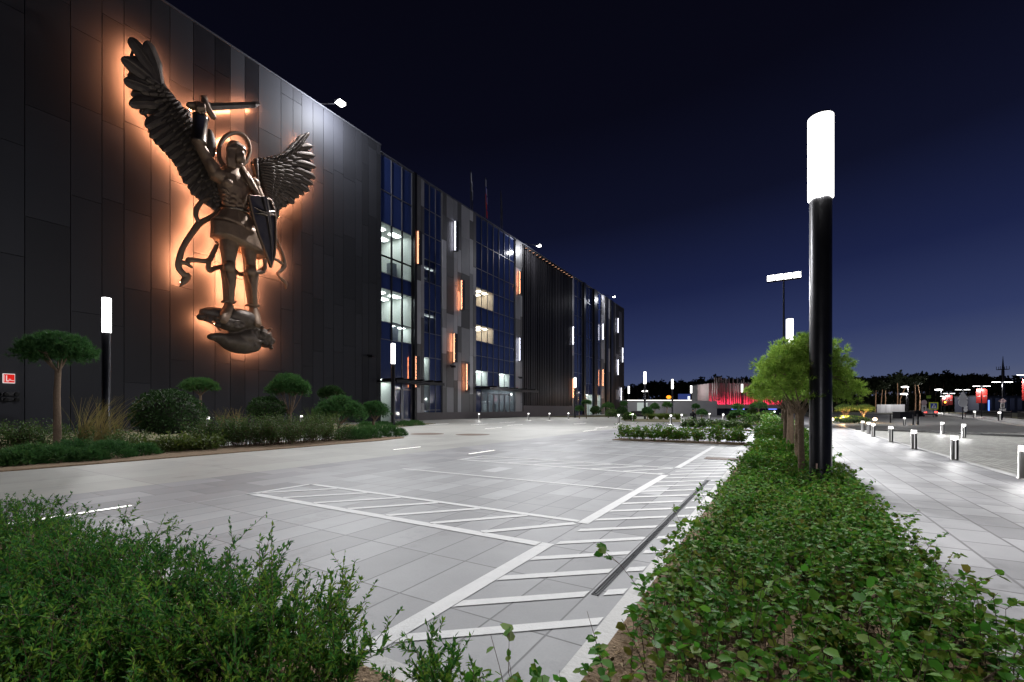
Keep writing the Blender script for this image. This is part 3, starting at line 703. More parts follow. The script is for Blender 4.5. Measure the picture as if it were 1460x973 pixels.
# ------------------------------------------------------------------ bronze winged warrior on the blind wall
M_bronze=surf('dark_bronze',(0.36,0.235,0.15),0.52,0.4,0.45,2.4,0.6,9.0,0.5,col2=(0.15,0.10,0.072))
M_bronzed=surf('dark_bronze_feathers',(0.19,0.145,0.115),0.5,0.45,0.4,2.4,1.0,15.0,0.4,col2=(0.06,0.05,0.043))
M_steelb=surf('polished_bronze',(0.20,0.165,0.135),0.30,0.95,0.3,1.5,0.1,6.0,0.5)
M_strip=surf('strip_backing',(0.02,0.02,0.02),0.5)
G_halo=glow('halo_led',(1.0,0.36,0.15),360.0)
SO=WX
OR=1.2            # the survey plane of the figure, 1.2 m in front of the wall
sb=on_wall(338,480,WX+OR)
SL=(WX,sb.y,sb.z)
statue=thing('winged_warrior_statue','huge dark bronze winged warrior with raised sword, halo and shield, glowing orange behind','statue',SL)
def S(px,py,o,ref=OR):
    """spot on the figure: px,py surveyed on the plane ref in front of the wall, o the true distance from the wall"""
    q=on_wall(px,py,WX+ref); return Vector((WX+o,q.y,q.z))
PXM=1/19.6
def sp_(name,mb,mat,parent=None,label=None):
    o=mb.build(name,mat,parent or statue,SL)
    if label: o['label']=label
    return o
def limb(m,path,n=14):
    """path of (px,py,o,halfwidth_px,halfdepth_m): tapering limb with elliptical sections"""
    P=[S(a,b,o,o) for a,b,o,_,_ in path]; k=len(P); vs=[];fs=[]
    for i,p in enumerate(P):
        d=(P[min(i+1,k-1)]-P[max(i-1,0)]).normalized(); X=Vector((1,0,0)); u=d.cross(X)
        if u.length<1e-3: u=Vector((0,1,0))
        u.normalize(); v=u.cross(d)
        hw=path[i][3]*PXM; hd=path[i][4]
        for j in range(n):
            a=2*PI*j/n; vs.append(p+u*math.cos(a)*hw+v*math.sin(a)*hd)
    for i in range(k-1):
        for j in range(n): fs.append((i*n+j,i*n+(j+1)%n,(i+1)*n+(j+1)%n,(i+1)*n+j))
    fs.append(tuple(reversed(range(n)))); fs.append(tuple(range((k-1)*n,k*n)))
    m.add(vs,fs,0,True)
def blob(m,px,py,o,rw,rh,rd,rot=0.0,nu=14,nv=10):
    """ellipsoid: half sizes in px across, px tall and metres deep, turned by rot degrees in the wall plane"""
    c=S(px,py,o,o); t=MB(); t.ball((0,0,0),(rd,rw*PXM,rh*PXM),nu,nv)
    R=Matrix.Rotation(math.radians(rot),3,'X'); m.add([R@Vector(v)+c for v in t.v],t.f,0,True)
def fuse(mb,name,mat,voxel,smooth=3,parent=None,sub=None):
    o=mb.build(name,mat,None,SL); md=o.modifiers.new('r','REMESH'); md.mode='VOXEL'; md.voxel_size=voxel; md.use_smooth_shade=True
    if smooth:
        s=o.modifiers.new('s','SMOOTH'); s.factor=0.5; s.iterations=smooth
    dg=bpy.context.evaluated_depsgraph_get(); me=bpy.data.meshes.new_from_object(o.evaluated_get(dg)); me.name=name
    old=o.data; o.modifiers.clear(); o.data=me; bpy.data.meshes.remove(old); o.parent=parent or statue
    if not me.materials: me.materials.append(mat)
    return o
# ---- body: one continuous surface
m=MB()
B=1.55
# pelvis, waist, chest
limb(m,[(343,352,B,20,.75),(341,330,B,17,.72),(337,312,B+.05,15.5,.68),(335,300,B+.1,15.5,.68),(334,285,B+.15,18.5,.78),(333,270,B+.2,21,.86),(332,256,B+.2,21.5,.8),(334,246,B+.15,15,.6),(337,238,B+.2,7,.4)],18)
# neck and head turned to the viewer's right
limb(m,[(336,246,B+.25,7,.38),(339,232,B+.4,6.2,.34)])
blob(m,338,219,B+.5,10.2,13.2,.62,8); blob(m,342,226,B+.75,7.5,8.5,.42,10)
blob(m,346,221,B+1.06,1.5,3.6,.16,12); blob(m,343.5,216.5,B+.98,5.5,1.3,.14,8); blob(m,344.5,230.6,B+.98,2.6,0.8,.1,8); blob(m,344,234,B+.93,2.5,1.8,.13)
blob(m,341,219.5,B+.98,1.5,.9,.1); blob(m,348,219,B+.9,1.3,.9,.1); blob(m,338,227,B+.82,2.6,4,.2); 
# chest and stomach muscles
for (x,y,rw,rh,d) in ((325,262,9,7,.95),(343,266,9.5,7.5,.98)): blob(m,x,y,B+.62,rw,rh,.42,-8)
for j,y in enumerate((279,286.5,294)):
    for x in (332,342): blob(m,x-j*.3,y,B+.66,4.6,3.4,.3)
for j in range(4): blob(m,320+j*.9,273+j*6.2,B+.52,6,2.2,.32,-24); blob(m,353-j*.6,277+j*6,B+.5,5,2.2,.3,22)
# raised sword arm
blob(m,310,250,B+.35,11,10,.62,20)
limb(m,[(314,256,B+.3,9.5,.55),(305,243,B+.35,8.8,.5),(296,228,B+.4,7.6,.45),(287,212,B+.45,6.4,.4),(281.5,201,B+.5,6,.4)])
limb(m,[(281,204,B+.5,6.2,.42),(283,190,B+.55,6.6,.42),(287,172,B+.6,5.0,.36),(289,163,B+.62,4.2,.32)])
blob(m,300,236,B+.6,5,10,.35,28)
# shield arm
blob(m,361,262,B+.35,8.5,8.5,.58); limb(m,[(358,258,B+.3,8.2,.5),(365,271,B+.4,7.2,.46),(372,286,B+.55,6.4,.42),(374,297,B+.7,5.6,.4),(367,304,B+1.1,4.8,.36)])
# legs
limb(m,[(328,340,B,13,.62),(326,356,B+.05,11.3,.6),(326,370,B+.1,8.6,.5),(327,380,B+.15,7.6,.46),(327,392,B+.1,8.4,.48),(327,404,B+.02,8.4,.46),(326.5,420,B+.05,6.0,.38),(326,433,B+.1,5.0,.36),(325,442,B+.2,6.0,.4)])
limb(m,[(353,342,B-.1,12,.6),(355,358,B-.05,10.4,.58),(356,372,B,8.0,.48),(357,384,B+.05,7.2,.44),(357.5,396,B,8.0,.46),(358,408,B-.05,7.9,.44),(359.5,424,B-.02,5.6,.36),(360.5,437,B+.05,4.9,.34),(361.5,446,B+.1,5.8,.38)])
limb(m,[(326,438,B+.15,6.2,.42),(322,447,B+.5,7.2,.34),(319,455,B+.95,6.6,.26),(318,459,B+1.15,4.2,.18)])
limb(m,[(361,442,B+.05,6,.4),(364,452,B+.4,7.0,.34),(367,461,B+.8,6.4,.26),(368,465,B+1.0,4.2,.18)])
body=fuse(m,'body',M_bronze,0.05,1)
# fist on the sword hilt: knuckles, thumb
m=MB()
blob(m,285.5,153.5,B+.66,8.5,6.2,.44,-10); blob(m,276,152,B+.55,9,4.6,.34,12)
for k in range(4): limb(m,[(281+k*3.1,148.5-k*.2,B+.9,1.7,.14),(281.5+k*3.1,154,B+1.12,1.7,.14),(282.6+k*3,159,B+.95,1.5,.13)],8)
limb(m,[(279,158,B+.8,1.9,.16),(286,162,B+1.0,1.8,.15),(293,160.5,B+1.0,1.5,.13)],8)
fuse(m,'hand',M_bronze,0.045,1,body)
# forearm guard
m=MB(); limb(m,[(283.2,204,B+.52,9.6,.56),(283.6,202,B+.52,9.0,.52),(284.4,186,B+.57,8.8,.5),(286,170,B+.6,9.0,.5),(286.4,166,B+.62,9.8,.54)],10); sp_('arm_guard',m,M_steelb,body)
# belt, skirt in pleats, two tiers
def skirt(y0,y1,x0,x1,w0,w1,o0,d0,d1,npl,amp):
    m=MB(); n=npl*6; rows=7; vs=[];fs=[]
    for r in range(rows):
        t=r/(rows-1); py=y0+(y1-y0)*t; cx=x0+(x1-x0)*t; w=w0+(w1-w0)*t**1.2; d=d0+(d1-d0)*t; c=S(cx,py,o0,o0)
        for j in range(n):
            a=2*PI*j/n; f=1+amp*t*math.cos(npl*a)+amp*.5*t*math.sin(2.3*npl*a+1)
            vs.append((c.x+math.sin(a)*d*f, c.y+math.cos(a)*w*PXM*f, c.z+0.10*t*math.sin(3*a+1)-0.3*t*math.cos(a)))
    for r in range(rows-1):
        for j in range(n): fs.append((r*n+j,(r+1)*n+j,(r+1)*n+(j+1)%n,r*n+(j+1)%n))
    fs.append(tuple(range(n))); fs.append(tuple(reversed(range((rows-1)*n,rows*n))))
    m.add(vs,fs,0,True); return m
sk=sp_('skirt',skirt(300,330,335.5,341,17,36,B+.05,.74,1.12,13,.055),M_bronze)
sp_('hem',skirt(326,353,340,343.5,36.5,39.5,B+.03,1.06,1.2,11,.035),M_bronze,sk)
m=MB(); limb(m,[(335.4,304,B+.1,18.2,.84),(335.2,301,B+.1,18.8,.88),(335,298,B+.12,18.2,.84)],22); sp_('belt',m,M_steelb,sk)
# sash over the breast, shoulder pieces
m=MB(); limb(m,[(350,246,B+.75,4,.2),(357,258,B+1.0,4.6,.2),(364,271,B+1.05,4.6,.18),(371,284,B+1.05,3.8,.16)],8); limb(m,[(345,240,B+.5,4,.24),(352,252,B+.98,3.6,.16),(360,270,B+1.02,3.0,.12)],8); sp_('sash',m,M_bronze)
m=MB(); blob(m,300.5,204,B-.1,7,19,.22,4); sp_('cape_fold',m,M_bronzed)
# hair with locks and a headband
m=MB(); blob(m,336,213,B+.38,11.2,11.5,.62,10); blob(m,329.5,224,B+.45,5,10,.42,8)
for k in range(9):
    a=k/8; limb(m,[(328+a*17,205+3*abs(a-.5)*2,B+.75,2.8,.2),(325.5+a*22,211+a*1,B+.95-.3*abs(a-.4),2.6,.18),(324+a*25,216,B+.75-.3*a,1.8,.12)],7)
for k in range(4): limb(m,[(327+k*2.2,214,B+.8,2.6,.18),(325+k*2.4,226,B+.85,2.6,.18),(326+k*3,238+k,B+.75,1.8,.14)],7)
h=fuse(m,'hair',M_bronze,0.06,1,body)
m=MB(); limb(m,[(338.4,214.6,B+.48,11.4,.68),(338.7,212.4,B+.48,11.3,.68)],20); sp_('headband',m,M_steelb,body)
# halo ring
m=MB(); pts=[]
for k in range(41):
    a=2*PI*k/40; q=S(334+22.0*math.cos(a)+3.2*math.sin(a)*0.6,215-25.5*math.sin(a),B-.15,B-.15); pts.append(q)
m.tube(pts,0.145,10,cap=False); sp_('halo',m,M_bronze)
# sword
m=MB(); a=S(297,152.6,B+.8,B+.8); b=S(364,149.6,B+.8,B+.8); c=S(371.5,149,B+.8,B+.8); hw=.29
for (p,q,h0,h1) in ((a,b,hw,hw*.86),(b,c,hw*.86,.01)):
    U=Vector((0,0,1)); X=Vector((1,0,0)); vs=[p+U*h0,p+X*.1,p-U*h0,p-X*.1,q+U*h1,q+X*.06,q-U*h1,q-X*.06]
    m.add(vs,[(0,1,5,4),(1,2,6,5),(2,3,7,6),(3,0,4,7),(3,2,1,0),(4,5,6,7)])
sw=sp_('sword',m,M_bronzed)
m=MB(); limb(m,[(290,141,B+.7,3.6,.2),(292.5,149,B+.8,5.2,.26),(297,157,B+.85,4.2,.24),(304,167,B+.85,4.0,.22),(307,170,B+.85,2.6,.16)],10); limb(m,[(288,139,B+.7,2.6,.16),(291,138,B+.7,3.4,.18),(292,146,B+.7,4.6,.2)],10); sp_('hilt',m,M_bronze,sw)
# kite shield with a ridge, rim and cross band
m=MB(); front=B+1.45
out=[(354,279.5),(369.5,281),(385.5,286),(390.5,300),(392.5,318),(392.6,345),(391,364),(386.2,382),(379,362),(369.5,338),(361,312)]
ridge=[(371,283),(376.5,306),(381.5,330),(385,352),(386,380)]
V=[S(x,y,front+.05,front) for x,y in out]; Rg=[S(x,y,front+.42-.3*i/4,front) for i,(x,y) in enumerate(ridge)]; Bk=[v+Vector((-.22,0,0)) for v in V]
vs=V+Rg+Bk; n=len(out); r0=n; b0_=n+5
fs=[(0,1,r0),(1,2,r0),(2,3,r0+1,r0),(3,4,r0+1),(4,5,r0+2,r0+1),(5,6,r0+3,r0+2),(6,7,r0+4,r0+3),(8,r0+3,r0+4,7),(9,r0+2,r0+3,8),(10,r0+1,r0+2,9),(0,r0,r0+1,10)]
fs+=[(i,b0_+i,b0_+(i+1)%n,(i+1)%n) for i in range(n)]+[tuple(range(b0_+n-1,b0_-1,-1))]
m.add(vs,fs); sh=sp_('shield',m,M_steelb)
m=MB(); m.tube([v+Vector((.04,0,0)) for v in V+[V[0]]],.07,6); sp_('rim',m,M_bronze,sh)
m=MB(); mk=lambda L:[S(x,y,front+o,front) for x,y,o in L]
for L in ([(361,296,.14),(370,302.5,.34),(376,306.5,.48),(383,304,.3),(391,302,.12)],[(363,305,.12),(370,305.5,.34),(376,308.5,.46),(384,307.5,.28),(391.5,308,.1)]):
    m.tube(mk(L),[.05,.1,.14,.1,.05],7)
m.tube(mk([(371,283.5,.48),(376.5,306,.46),(381.5,330,.36),(385,352,.24),(386,378,.16)]),[.22,.15,.12,.09,.04],7)
sp_('cross_band',m,M_steelb,sh)
# greaves
for (xa,ya,xb,yb,wa,wb,o,nm) in ((326.5,385,326,431,11.0,6.4,B+.08,0),(357.6,391,360,436,10.4,6.0,B,1)):
    m=MB(); L=[]
    for k in range(7):
        t=k/6; wv=wa+(wb-wa)*t-1.2*math.sin(PI*t); L.append((xa+(xb-xa)*t,ya+(yb-ya)*t,o,wv,.6-.16*t))
    limb(m,L,12); limb(m,[(xa+.2,ya-9,o+.3,6.4,.4),(xa+.1,ya-3,o+.42,8.2,.36),(xa,ya+2,o+.3,6.8,.4)],10); limb(m,[(xa-4,ya+2,o+.52,1.0,.12),((xa+xb)/2+1,(ya+yb)/2,o+.56,1.0,.12),(xb,yb-2,o+.42,.9,.1)],6)
    limb(m,[(xb-wb-.6,yb-1,o,2.2,.45),(xb+wb+.6,yb+.5,o,2.2,.45)],8)
    sp_('greave',m,M_bronze)
# ---- wings
def feather(m,r,t,w,o,curve=0.0,lift=0.25,tipw=0.9,nseg=8,split=True):
    """one feather from root r to tip t (px), half width w px, lying o metres off the wall"""
    r=Vector((r[0],r[1]));t=Vector((t[0],t[1])); d=t-r; L=d.length; d/=L; nrm=Vector((-d.y,d.x))
    vs=[];fs=[]
    SS=[0,.3,.6,.76,.86,.93,.98,1.0] if nseg<8 else [0,.14,.3,.46,.62,.74,.83,.90,.95,.985,1.0]
    nseg=len(SS)-1
    for k in range(nseg+1):
        s=SS[k]; c=r+d*L*s+nrm*curve*math.sin(PI*s)
        prof=(0.45+0.55*min(1,s*2.2))*(math.sqrt(max(0,1-((s-0.76)/0.24)**2)) if s>0.76 else 1.0); prof=max(prof,0.06)
        jag=1+0.07*math.sin(s*17+r.x)
        for q,(a,hh) in enumerate(((-1,0),(-.55,.10),(-.1,.12),(0,.19),(.1,.12),(.55,.07),(1,-.03))):
            p=c+nrm*a*w*prof*jag; oo=o+hh*lift*4*prof+0.10*lift*s
            vs.append(S(p.x,p.y,oo,OR))
    nc=7
    for k in range(nseg):
        for q in range(nc-1): fs.append((k*nc+q,k*nc+q+1,(k+1)*nc+q+1,(k+1)*nc+q))
    # underside: rim dropped 7 cm
    b=len(vs); 
    for k in range(nseg+1):
        for q in (0,nc-1): 
            p=vs[k*nc+q]; vs.append(Vector((p.x-0.10,p.y,p.z)))
    for k in range(nseg):
        fs.append((k*nc,(k+1)*nc,b+2*(k+1),b+2*k)); fs.append((k*nc+nc-1,b+2*k+1,b+2*(k+1)+1,(k+1)*nc+nc-1)); fs.append((b+2*k,b+2*(k+1),b+2*(k+1)+1,b+2*k+1))
    fs.append(tuple(list(range(nseg*nc,nseg*nc+nc))+[b+2*nseg+1,b+2*nseg]))
    m.add(vs,fs,0,False)
def lerp(a,b,t): return (a[0]+(b[0]-a[0])*t,a[1]+(b[1]-a[1])*t)
def along(L,t):
    t=max(0,min(1,t))*(len(L)-1); i=min(int(t),len(L)-2); return lerp(L[i],L[i+1],t-i)
m=MB()
bone=[(318,290),(312,266),(304,242),(292,216),(276,186),(259,160),(244,140),(232,124)]
tips=[(312,300),(303,294),(290,287),(277,276),(265,259),(259,248),(252,234),(243,223),(234,213),(224,203),(216,194),(209,178),(186,145),(178.5,111),(175.5,80),(186,52),(209,57)]
nT=len(tips)
for i,tp in enumerate(tips):
    f=i/(nT-1); rt=along(bone,0.03+0.97*f**0.85); w=7.6 if i<11 else (9.5 if i<15 else 8.6)
    feather(m,rt,tp,w,0.85+0.012*i,curve=(1.5 if i<12 else 3.0),lift=.22)
# extra long primaries between and behind
for a,b in ((12,13),(13,14),(14,15),(11,12)):
    tp=lerp(tips[a],tips[b],.5); tp=lerp(tp,bone[-2],.14); feather(m,along(bone,.9),tp,8.0,.78,2,.2)
for i in range(11):
    tp=lerp(lerp(tips[i],tips[i+1],.5),along(bone,i/16),.05); feather(m,along(bone,.03+.97*((i+.5)/16)**.85),tp,6.5,.80,1.5,.2)
feather(m,(243,146),(223,92),6,.95,-2,.2); feather(m,(250,154),(231,116),6,1.0,-2,.2); feather(m,(259,164),(241,130),6,1.04,-1.5,.2); feather(m,(270,180),(251,142),6,1.08,-1,.2); feather(m,(281,198),(264,155),6.5,1.1,-1,.2)
# coverts: three overlapping rows
for row,(fr,wd,off,cnt) in enumerate(((.66,4.6,1.0,20),(.46,4.2,1.13,24),(.27,3.8,1.25,28))):
    for i in range(cnt):
        f=(i+.5*(row%2))/cnt; tp=tips[0]; tp=along(tips[:15],f); rt=along(bone,.04+.94*f); e=lerp(rt,tp,fr*random.uniform(.93,1.05)); feather(m,lerp(rt,tp,-.02),e,wd,off,1.0,.2,nseg=6)
for i in range(26):
    f=i/26; p=along(bone,f); q=along(tips[:15],f); feather(m,lerp(p,q,-.08),lerp(p,q,.13),3.4,1.33,0,.2,nseg=5)
wl=sp_('wing',m,M_bronzed,None,'tall raised wing with long finger-like feathers')
# back web keeps the fans joined
m=MB()
def web(L,o):
    n=len(L); vs=[S(x,y,o,OR) for x,y in L]+[S(x,y,o-.15,OR) for x,y in L]
    m.add(vs,[tuple(range(n)),tuple(range(2*n-1,n-1,-1))]+[(i,n+i,n+(i+1)%n,(i+1)%n) for i in range(n)])
for i in range(nT-2):
    p0=along(bone,.03+.97*(i/(nT-1))**.85); p1=along(bone,.03+.97*((i+1)/(nT-1))**.85)
    web([p0,lerp(p0,tips[i],.66),lerp(p1,tips[i+1],.66),p1],.78)
sp_('wing_web',m,M_bronzed,wl)
m=MB()
top=[(364,229),(380,227),(396,224),(409,219),(420,211),(428,202)]
rb=[(368,232),(371,246),(375,262),(380,278),(386,292)]
rt_=[(437,191.5),(447.5,208),(451,222),(453,238),(452.5,253),(449,263),(444,272),(437,277),(429.5,281),(423,289.5),(412,294),(405,297),(400,301),(399,312),(393,319)]
nR=len(rt_)
for i,tp in enumerate(rt_):
    f=i/(nR-1); root=along([(424,208)]+[(400,226),(388,238),(382,252),(381,268),(384,286)],f); feather(m,root,tp,4.6,.8+.015*(nR-i),curve=-2.0,lift=.2)
for i in range(nR-1):
    tp=lerp(rt_[i],rt_[i+1],.5); root=along([(418,214),(396,230),(384,244),(381,260),(384,284)],i/(nR-1)); feather(m,root,lerp(tp,root,.08),4.2,.74,-2,.18)
for row,(fr,wd,off) in enumerate(((.78,3.4,1.0),(.6,3.2,1.1),(.44,3.0,1.2),(.28,2.8,1.28))):
    for i in range(20):
        f=(i+.5*(row%2))/20; tp=along(rt_,f); root=along([(405,222)]+rb,f); feather(m,root,lerp(root,tp,fr*random.uniform(.95,1.05)),wd,off,-1,.2,nseg=5)
for i in range(16):
    p=along(top,i/15); feather(m,(p[0]-2,p[1]+7),(p[0]+3,p[1]-3),2.8,1.2+random.uniform(0,.1),0,.22,nseg=4)
for k in range(5): feather(m,(420+k*2,214-k*3),(430+k*2.5,206-k*4),3.0,1.25,0,.25,nseg=4)
wr=sp_('wing',m,M_bronzed,None,'shorter outstretched wing with ragged feather tips')
m=MB(); web([(362,229),(372,226),(396,223),(420,212),(437,200),(443,215),(446,240),(440,264),(424,280),(404,292),(392,306),(382,290),(372,262)],.76); limb(m,[(364.5,228,1.05,3.2,.3),(364,240,1.1,3.4,.34),(365,254,1.1,3.0,.3),(367,264,1.05,2.2,.25)],9); sp_('wing_web',m,M_bronzed,wr)
# ---- floating ribbons
def ribbon(paths):
    m=MB()
    for L in paths:
        dense=[]
        for i in range(len(L)-1):
            p0=L[max(i-1,0)];p1=L[i];p2=L[i+1];p3=L[min(i+2,len(L)-1)]
            for k in range(5):
                t=k/5; 
                dense.append(tuple(.5*((2*p1[j])+(-p0[j]+p2[j])*t+(2*p0[j]-5*p1[j]+4*p2[j]-p3[j])*t*t+(-p0[j]+3*p1[j]-3*p2[j]+p3[j])*t**3) for j in range(4)))
        dense.append(tuple(L[-1]))
        limb(m,[(x,y,o,w,.13) for x,y,o,w in dense],8)
    return m
rl_=ribbon([[(300,283,.9,2.4),(288,288,.9,3.0),(280,299,.95,3.4),(280,310,1,3.2),(284,317,1,3.6)],
    [(314,297,.9,2.8),(305,307,.95,3.2),(293,314,1,3.6),(284,319,1,4.2),(275,331,1.05,3.9),(266,344,1.1,3.6),(259,358,1.1,3.7),(255.5,372,1.1,4.2),(255,382,1.1,4.4),(262,391,1.15,4.6),(268,394,1.15,4.2),(262,402,1.15,3.6),(257,408.5,1.15,.6)],
    [(257,374,1.1,2.6),(266,376,1.15,3.0),(274,382.5,1.15,1.0)],
    [(309,350,1.0,3.0),(304,361,1.0,3.4),(298.5,371,1.0,3.6),(290,372.5,1.05,3.2),(278,371,1.05,3.4),(269,371.5,1.05,3.8),(268,377,1.1,2.6),(273,381,1.1,1.2)],
    [(299,371,1.0,2.8),(297,380,1.0,3.6),(298.5,386,1.0,3.6),(306,383,.95,3.4),(318,380,.9,3.2)],[(333,384,.9,3.0),(342,391,.9,3.2),(352,390,.9,3.2)],[(364,389,.9,3.2),(374,388,.95,3.4),(377.5,382,1,3.2),(378,375,1,3.0),(381,370,1,2.6),(386,371,1,2.2)]])
sp_('ribbon',rl_,M_bronze,None,'ribbon looping out on the sword-arm side')
sp_('ribbon',ribbon([[(390,330,.9,1.6),(395,343,.95,1.9),(400,355,1,2.2),(404,367,1,3.0),(405.5,378,1,4.2),(401,386,1,2.6),(396,390,1,2.0),(399,396,1,1.8),(404,400,1,3.2),(407.5,405,1,2.6),(407.5,412,1,.8)],[(391,369,.9,2.2),(398,373,.95,2.6),(405,378,1,3.0)]]),M_bronze,None,'ribbon fluttering beside the shield tip')
# ---- cloud of rock under the feet
m=MB()
for a in ((325,453,1.3,38,12,.85,-4),(345,456,1.5,26,15,1.0,-10),(298,452,1.3,14,6.5,.55,4),(288,452.5,1.3,6.5,5,.45),(352,470,1.2,24,13,.8,-20),(340,490,1.3,28,15,1.0,-6),(318,483,1.2,16,8,.7,-8),(303,480.5,1.15,6.5,5,.45),(350,482,1.6,16,12,.8),(330,465,1.7,20,8,.6),(368,482,1.3,16,10,.7,-25),(379,490,1.3,9,7,.6),(386,486,1.2,6.5,5,.5,-30),(360,494,1.5,12,9,.6),(372,474,1.2,10,7,.6),(380,478,1.25,7,5,.5)): blob(m,*a)
for k in range(60):
    x=random.uniform(345,388); y=478+random.uniform(-14,16)+(x-366)*.2; blob(m,x,y,1.5+random.uniform(.2,.5),random.uniform(2,4.2),random.uniform(1.8,3.4),.3,nu=9,nv=7)
for k in range(28):
    x=random.uniform(292,345); y=458+random.uniform(-3,9)+(x-320)*.12; blob(m,x,y,1.9+random.uniform(0,.3),random.uniform(3,6),random.uniform(1.8,3.2),.3,random.uniform(-20,5),nu=9,nv=7)
cl=fuse(m,'cloud_base',M_bronzed,0.075,2)
# steel stand-offs that carry the figure on the wall
m=MB()
for (x,y) in ((330,270),(345,262),(326,330),(350,330),(340,470),(325,456),(250,190),(215,130),(410,250),(285,270)):
    q=S(x,y,0.3,OR); m.tube([(WX-.02,q.y,q.z),(WX+.95,q.y,q.z)],.09,8)
sp_('bracket',m,M_dark)
# ---- LED channels behind the outline: a dark channel whose open side throws orange light at the wall
def led(L,o=0.66,wd=0.14,ref=None):
    m=MB(); P=[S(x,y,o,o+.06) for x,y in L]
    for a,b in zip(P[:-1],P[1:]):
        d=(b-a); 
        if d.length<1e-3: continue
        d.normalize(); n=Vector((0,-d.z,d.y))*wd/2; X=Vector((1,0,0))
        vs=[a-n,b-n,b+n,a+n]; m.add([v-X*.02 for v in vs],[(0,1,2,3)],1); m.add([v+X*.02 for v in vs],[(0,1,2,3)],0)
        for s in (-1,1): m.add([a+n*s-X*.03,b+n*s-X*.03,b+n*s+X*.021,a+n*s+X*.021],[(0,1,2,3)],0)
    return m
def inset(L,c,k): return [lerp(p,c,k) for p in L]
ledwing=[lerp(along(bone,.03+.97*(i/(nT-1))**.85),tp,.86) for i,tp in enumerate(tips)]+[(236,122),(256,150),(272,160)]
paths=[ledwing,[lerp(along(rb,i/(nR-1)),tp,.88) for i,tp in enumerate(rt_)],[(368,231),(396,227),(418,216),(432,204)],
 [(298,152.4),(340,150.6),(368,149.3)],[(272,157),(279,150),(290,146)],[(292,166),(293,185),(304,205),(308,218)],
 [(334+21*math.cos(a),215-25*math.sin(a)) for a in [PI*.98-k*PI*1.15/10 for k in range(11)]],
 [(288,289),(280,301),(282,316)],[(309,304),(295,313),(283,319),(267,343),(258,360),(255.5,380),(263,391),(259,403)],[(308,325),(306,340),(312,350)],
 [(308,352),(299,370),(284,372),(270,372)],[(298,385),(316,381)],[(318,356),(318,372),(318,392),(321,428)],[(335,360),(334,378),(335,392),(332,428)],[(347,362),(349,380),(349,396),(355,434)],[(364,364),(364,384),(365.5,398),(364,434)],
 [(376,363),(377,380),(366,388)],[(389,340),(388,366),(385,378)],[(394,345),(403,368),(404,380),(400,388)],
 [(288,452.5),(300,447),(320,443),(345,443),(358,449)],[(291,456),(306,462),(316,472)],[(302,481),(314,487),(328,498),(344,502),(358,498),(370,494),(384,489)],[(372,470),(384,480)]]
lm=MB()
for L in paths:
    q=led(L); lm.add(q.v,q.f); lm.m[-len(q.m):]=q.m
sp_('led_channel',lm,[M_strip,G_halo])
# ------------------------------------------------------------------ plants
L_willow=leafmat('narrow_leaf',[(0.016,0.075,0.022),(0.03,0.125,0.026),(0.06,0.19,0.028),(0.14,0.26,0.032),(0.25,0.33,0.045)],0.6,0.35,0.14)
L_hedge=leafmat('round_leaf',[(0.022,0.09,0.012),(0.04,0.15,0.018),(0.065,0.21,0.022),(0.12,0.26,0.03),(0.15,0.19,0.03),(0.18,0.085,0.03)],0.55,0.35,0.15)
L_rose=leafmat('shrub_leaf',[(0.03,0.07,0.02),(0.05,0.10,0.025),(0.08,0.13,0.035),(0.12,0.14,0.045)],0.6,0.3,0.15)
L_box=leafmat('clipped_leaf',[(0.02,0.05,0.015),(0.03,0.068,0.018),(0.045,0.085,0.024)],0.6,0.2,0.15)
L_pine=leafmat('pine_needle',[(0.10,0.20,0.035),(0.17,0.31,0.045),(0.26,0.40,0.06),(0.40,0.48,0.10)],0.6,0.4,0.2)
L_pined=leafmat('dark_pine_needle',[(0.022,0.075,0.025),(0.035,0.105,0.03),(0.06,0.14,0.036),(0.10,0.17,0.045)],0.6,0.35,0.2)
L_grass=leafmat('dry_grass',[(0.10,0.11,0.03),(0.2,0.16,0.06),(0.30,0.22,0.09)],0.7,0.35)
L_lush=leafmat('lush_grass',[(0.04,0.08,0.015),(0.08,0.12,0.02),(0.13,0.15,0.03)],0.6,0.35)
def unit(a): return a/np.maximum(np.linalg.norm(a,axis=1,keepdims=True),1e-9)
def leaf_arrays(base,dr,nrm,L,W,kind):
    n=len(base); dr=unit(dr); side=unit(np.cross(dr,nrm)); nr=np.cross(side,dr)
    if kind=='point': T=[(0,0,0),(.42,.5,.10),(1,0,-.12),(.42,-.5,.10)]; F=[(0,1,2),(0,2,3)]
    elif kind=='round': T=[(0,0,0),(.22,.40,.10),(.62,.46,.09),(1,0,-.12),(.62,-.46,.09),(.22,-.40,.10)]; F=[(0,1,2,3),(0,3,4,5)]
    elif kind=='needle': T=[(0,.5,0),(0,-.5,0),(1,0,0)]; F=[(0,1,2)]
    k=len(T); V=np.zeros((n,k,3),dtype=np.float32)
    for i,(t,s,u) in enumerate(T): V[:,i]=base+dr*(t*L)[:,None]+side*(s*W)[:,None]+nr*(u*L*0.6)[:,None]
    Fa=(np.array(F,dtype=np.int32)[None]+(np.arange(n,dtype=np.int32)*k)[:,None,None]).reshape(-1,len(F[0]))
    return V.reshape(-1,3),Fa
class Leaves:
    def __init__(s): s.b=[];s.d=[];s.n=[];s.L=[];s.W=[]
    def add(s,b,d,n,L,W): s.b.append(np.atleast_2d(b));s.d.append(np.atleast_2d(d));s.n.append(np.atleast_2d(n));s.L.append(np.atleast_1d(L));s.W.append(np.atleast_1d(W))
    def build(s,name,kind,mat,parent):
        V,F=leaf_arrays(np.concatenate(s.b),np.concatenate(s.d),np.concatenate(s.n),np.concatenate(s.L),np.concatenate(s.W),kind)
        return np_mesh(name,V,F,mat,parent)
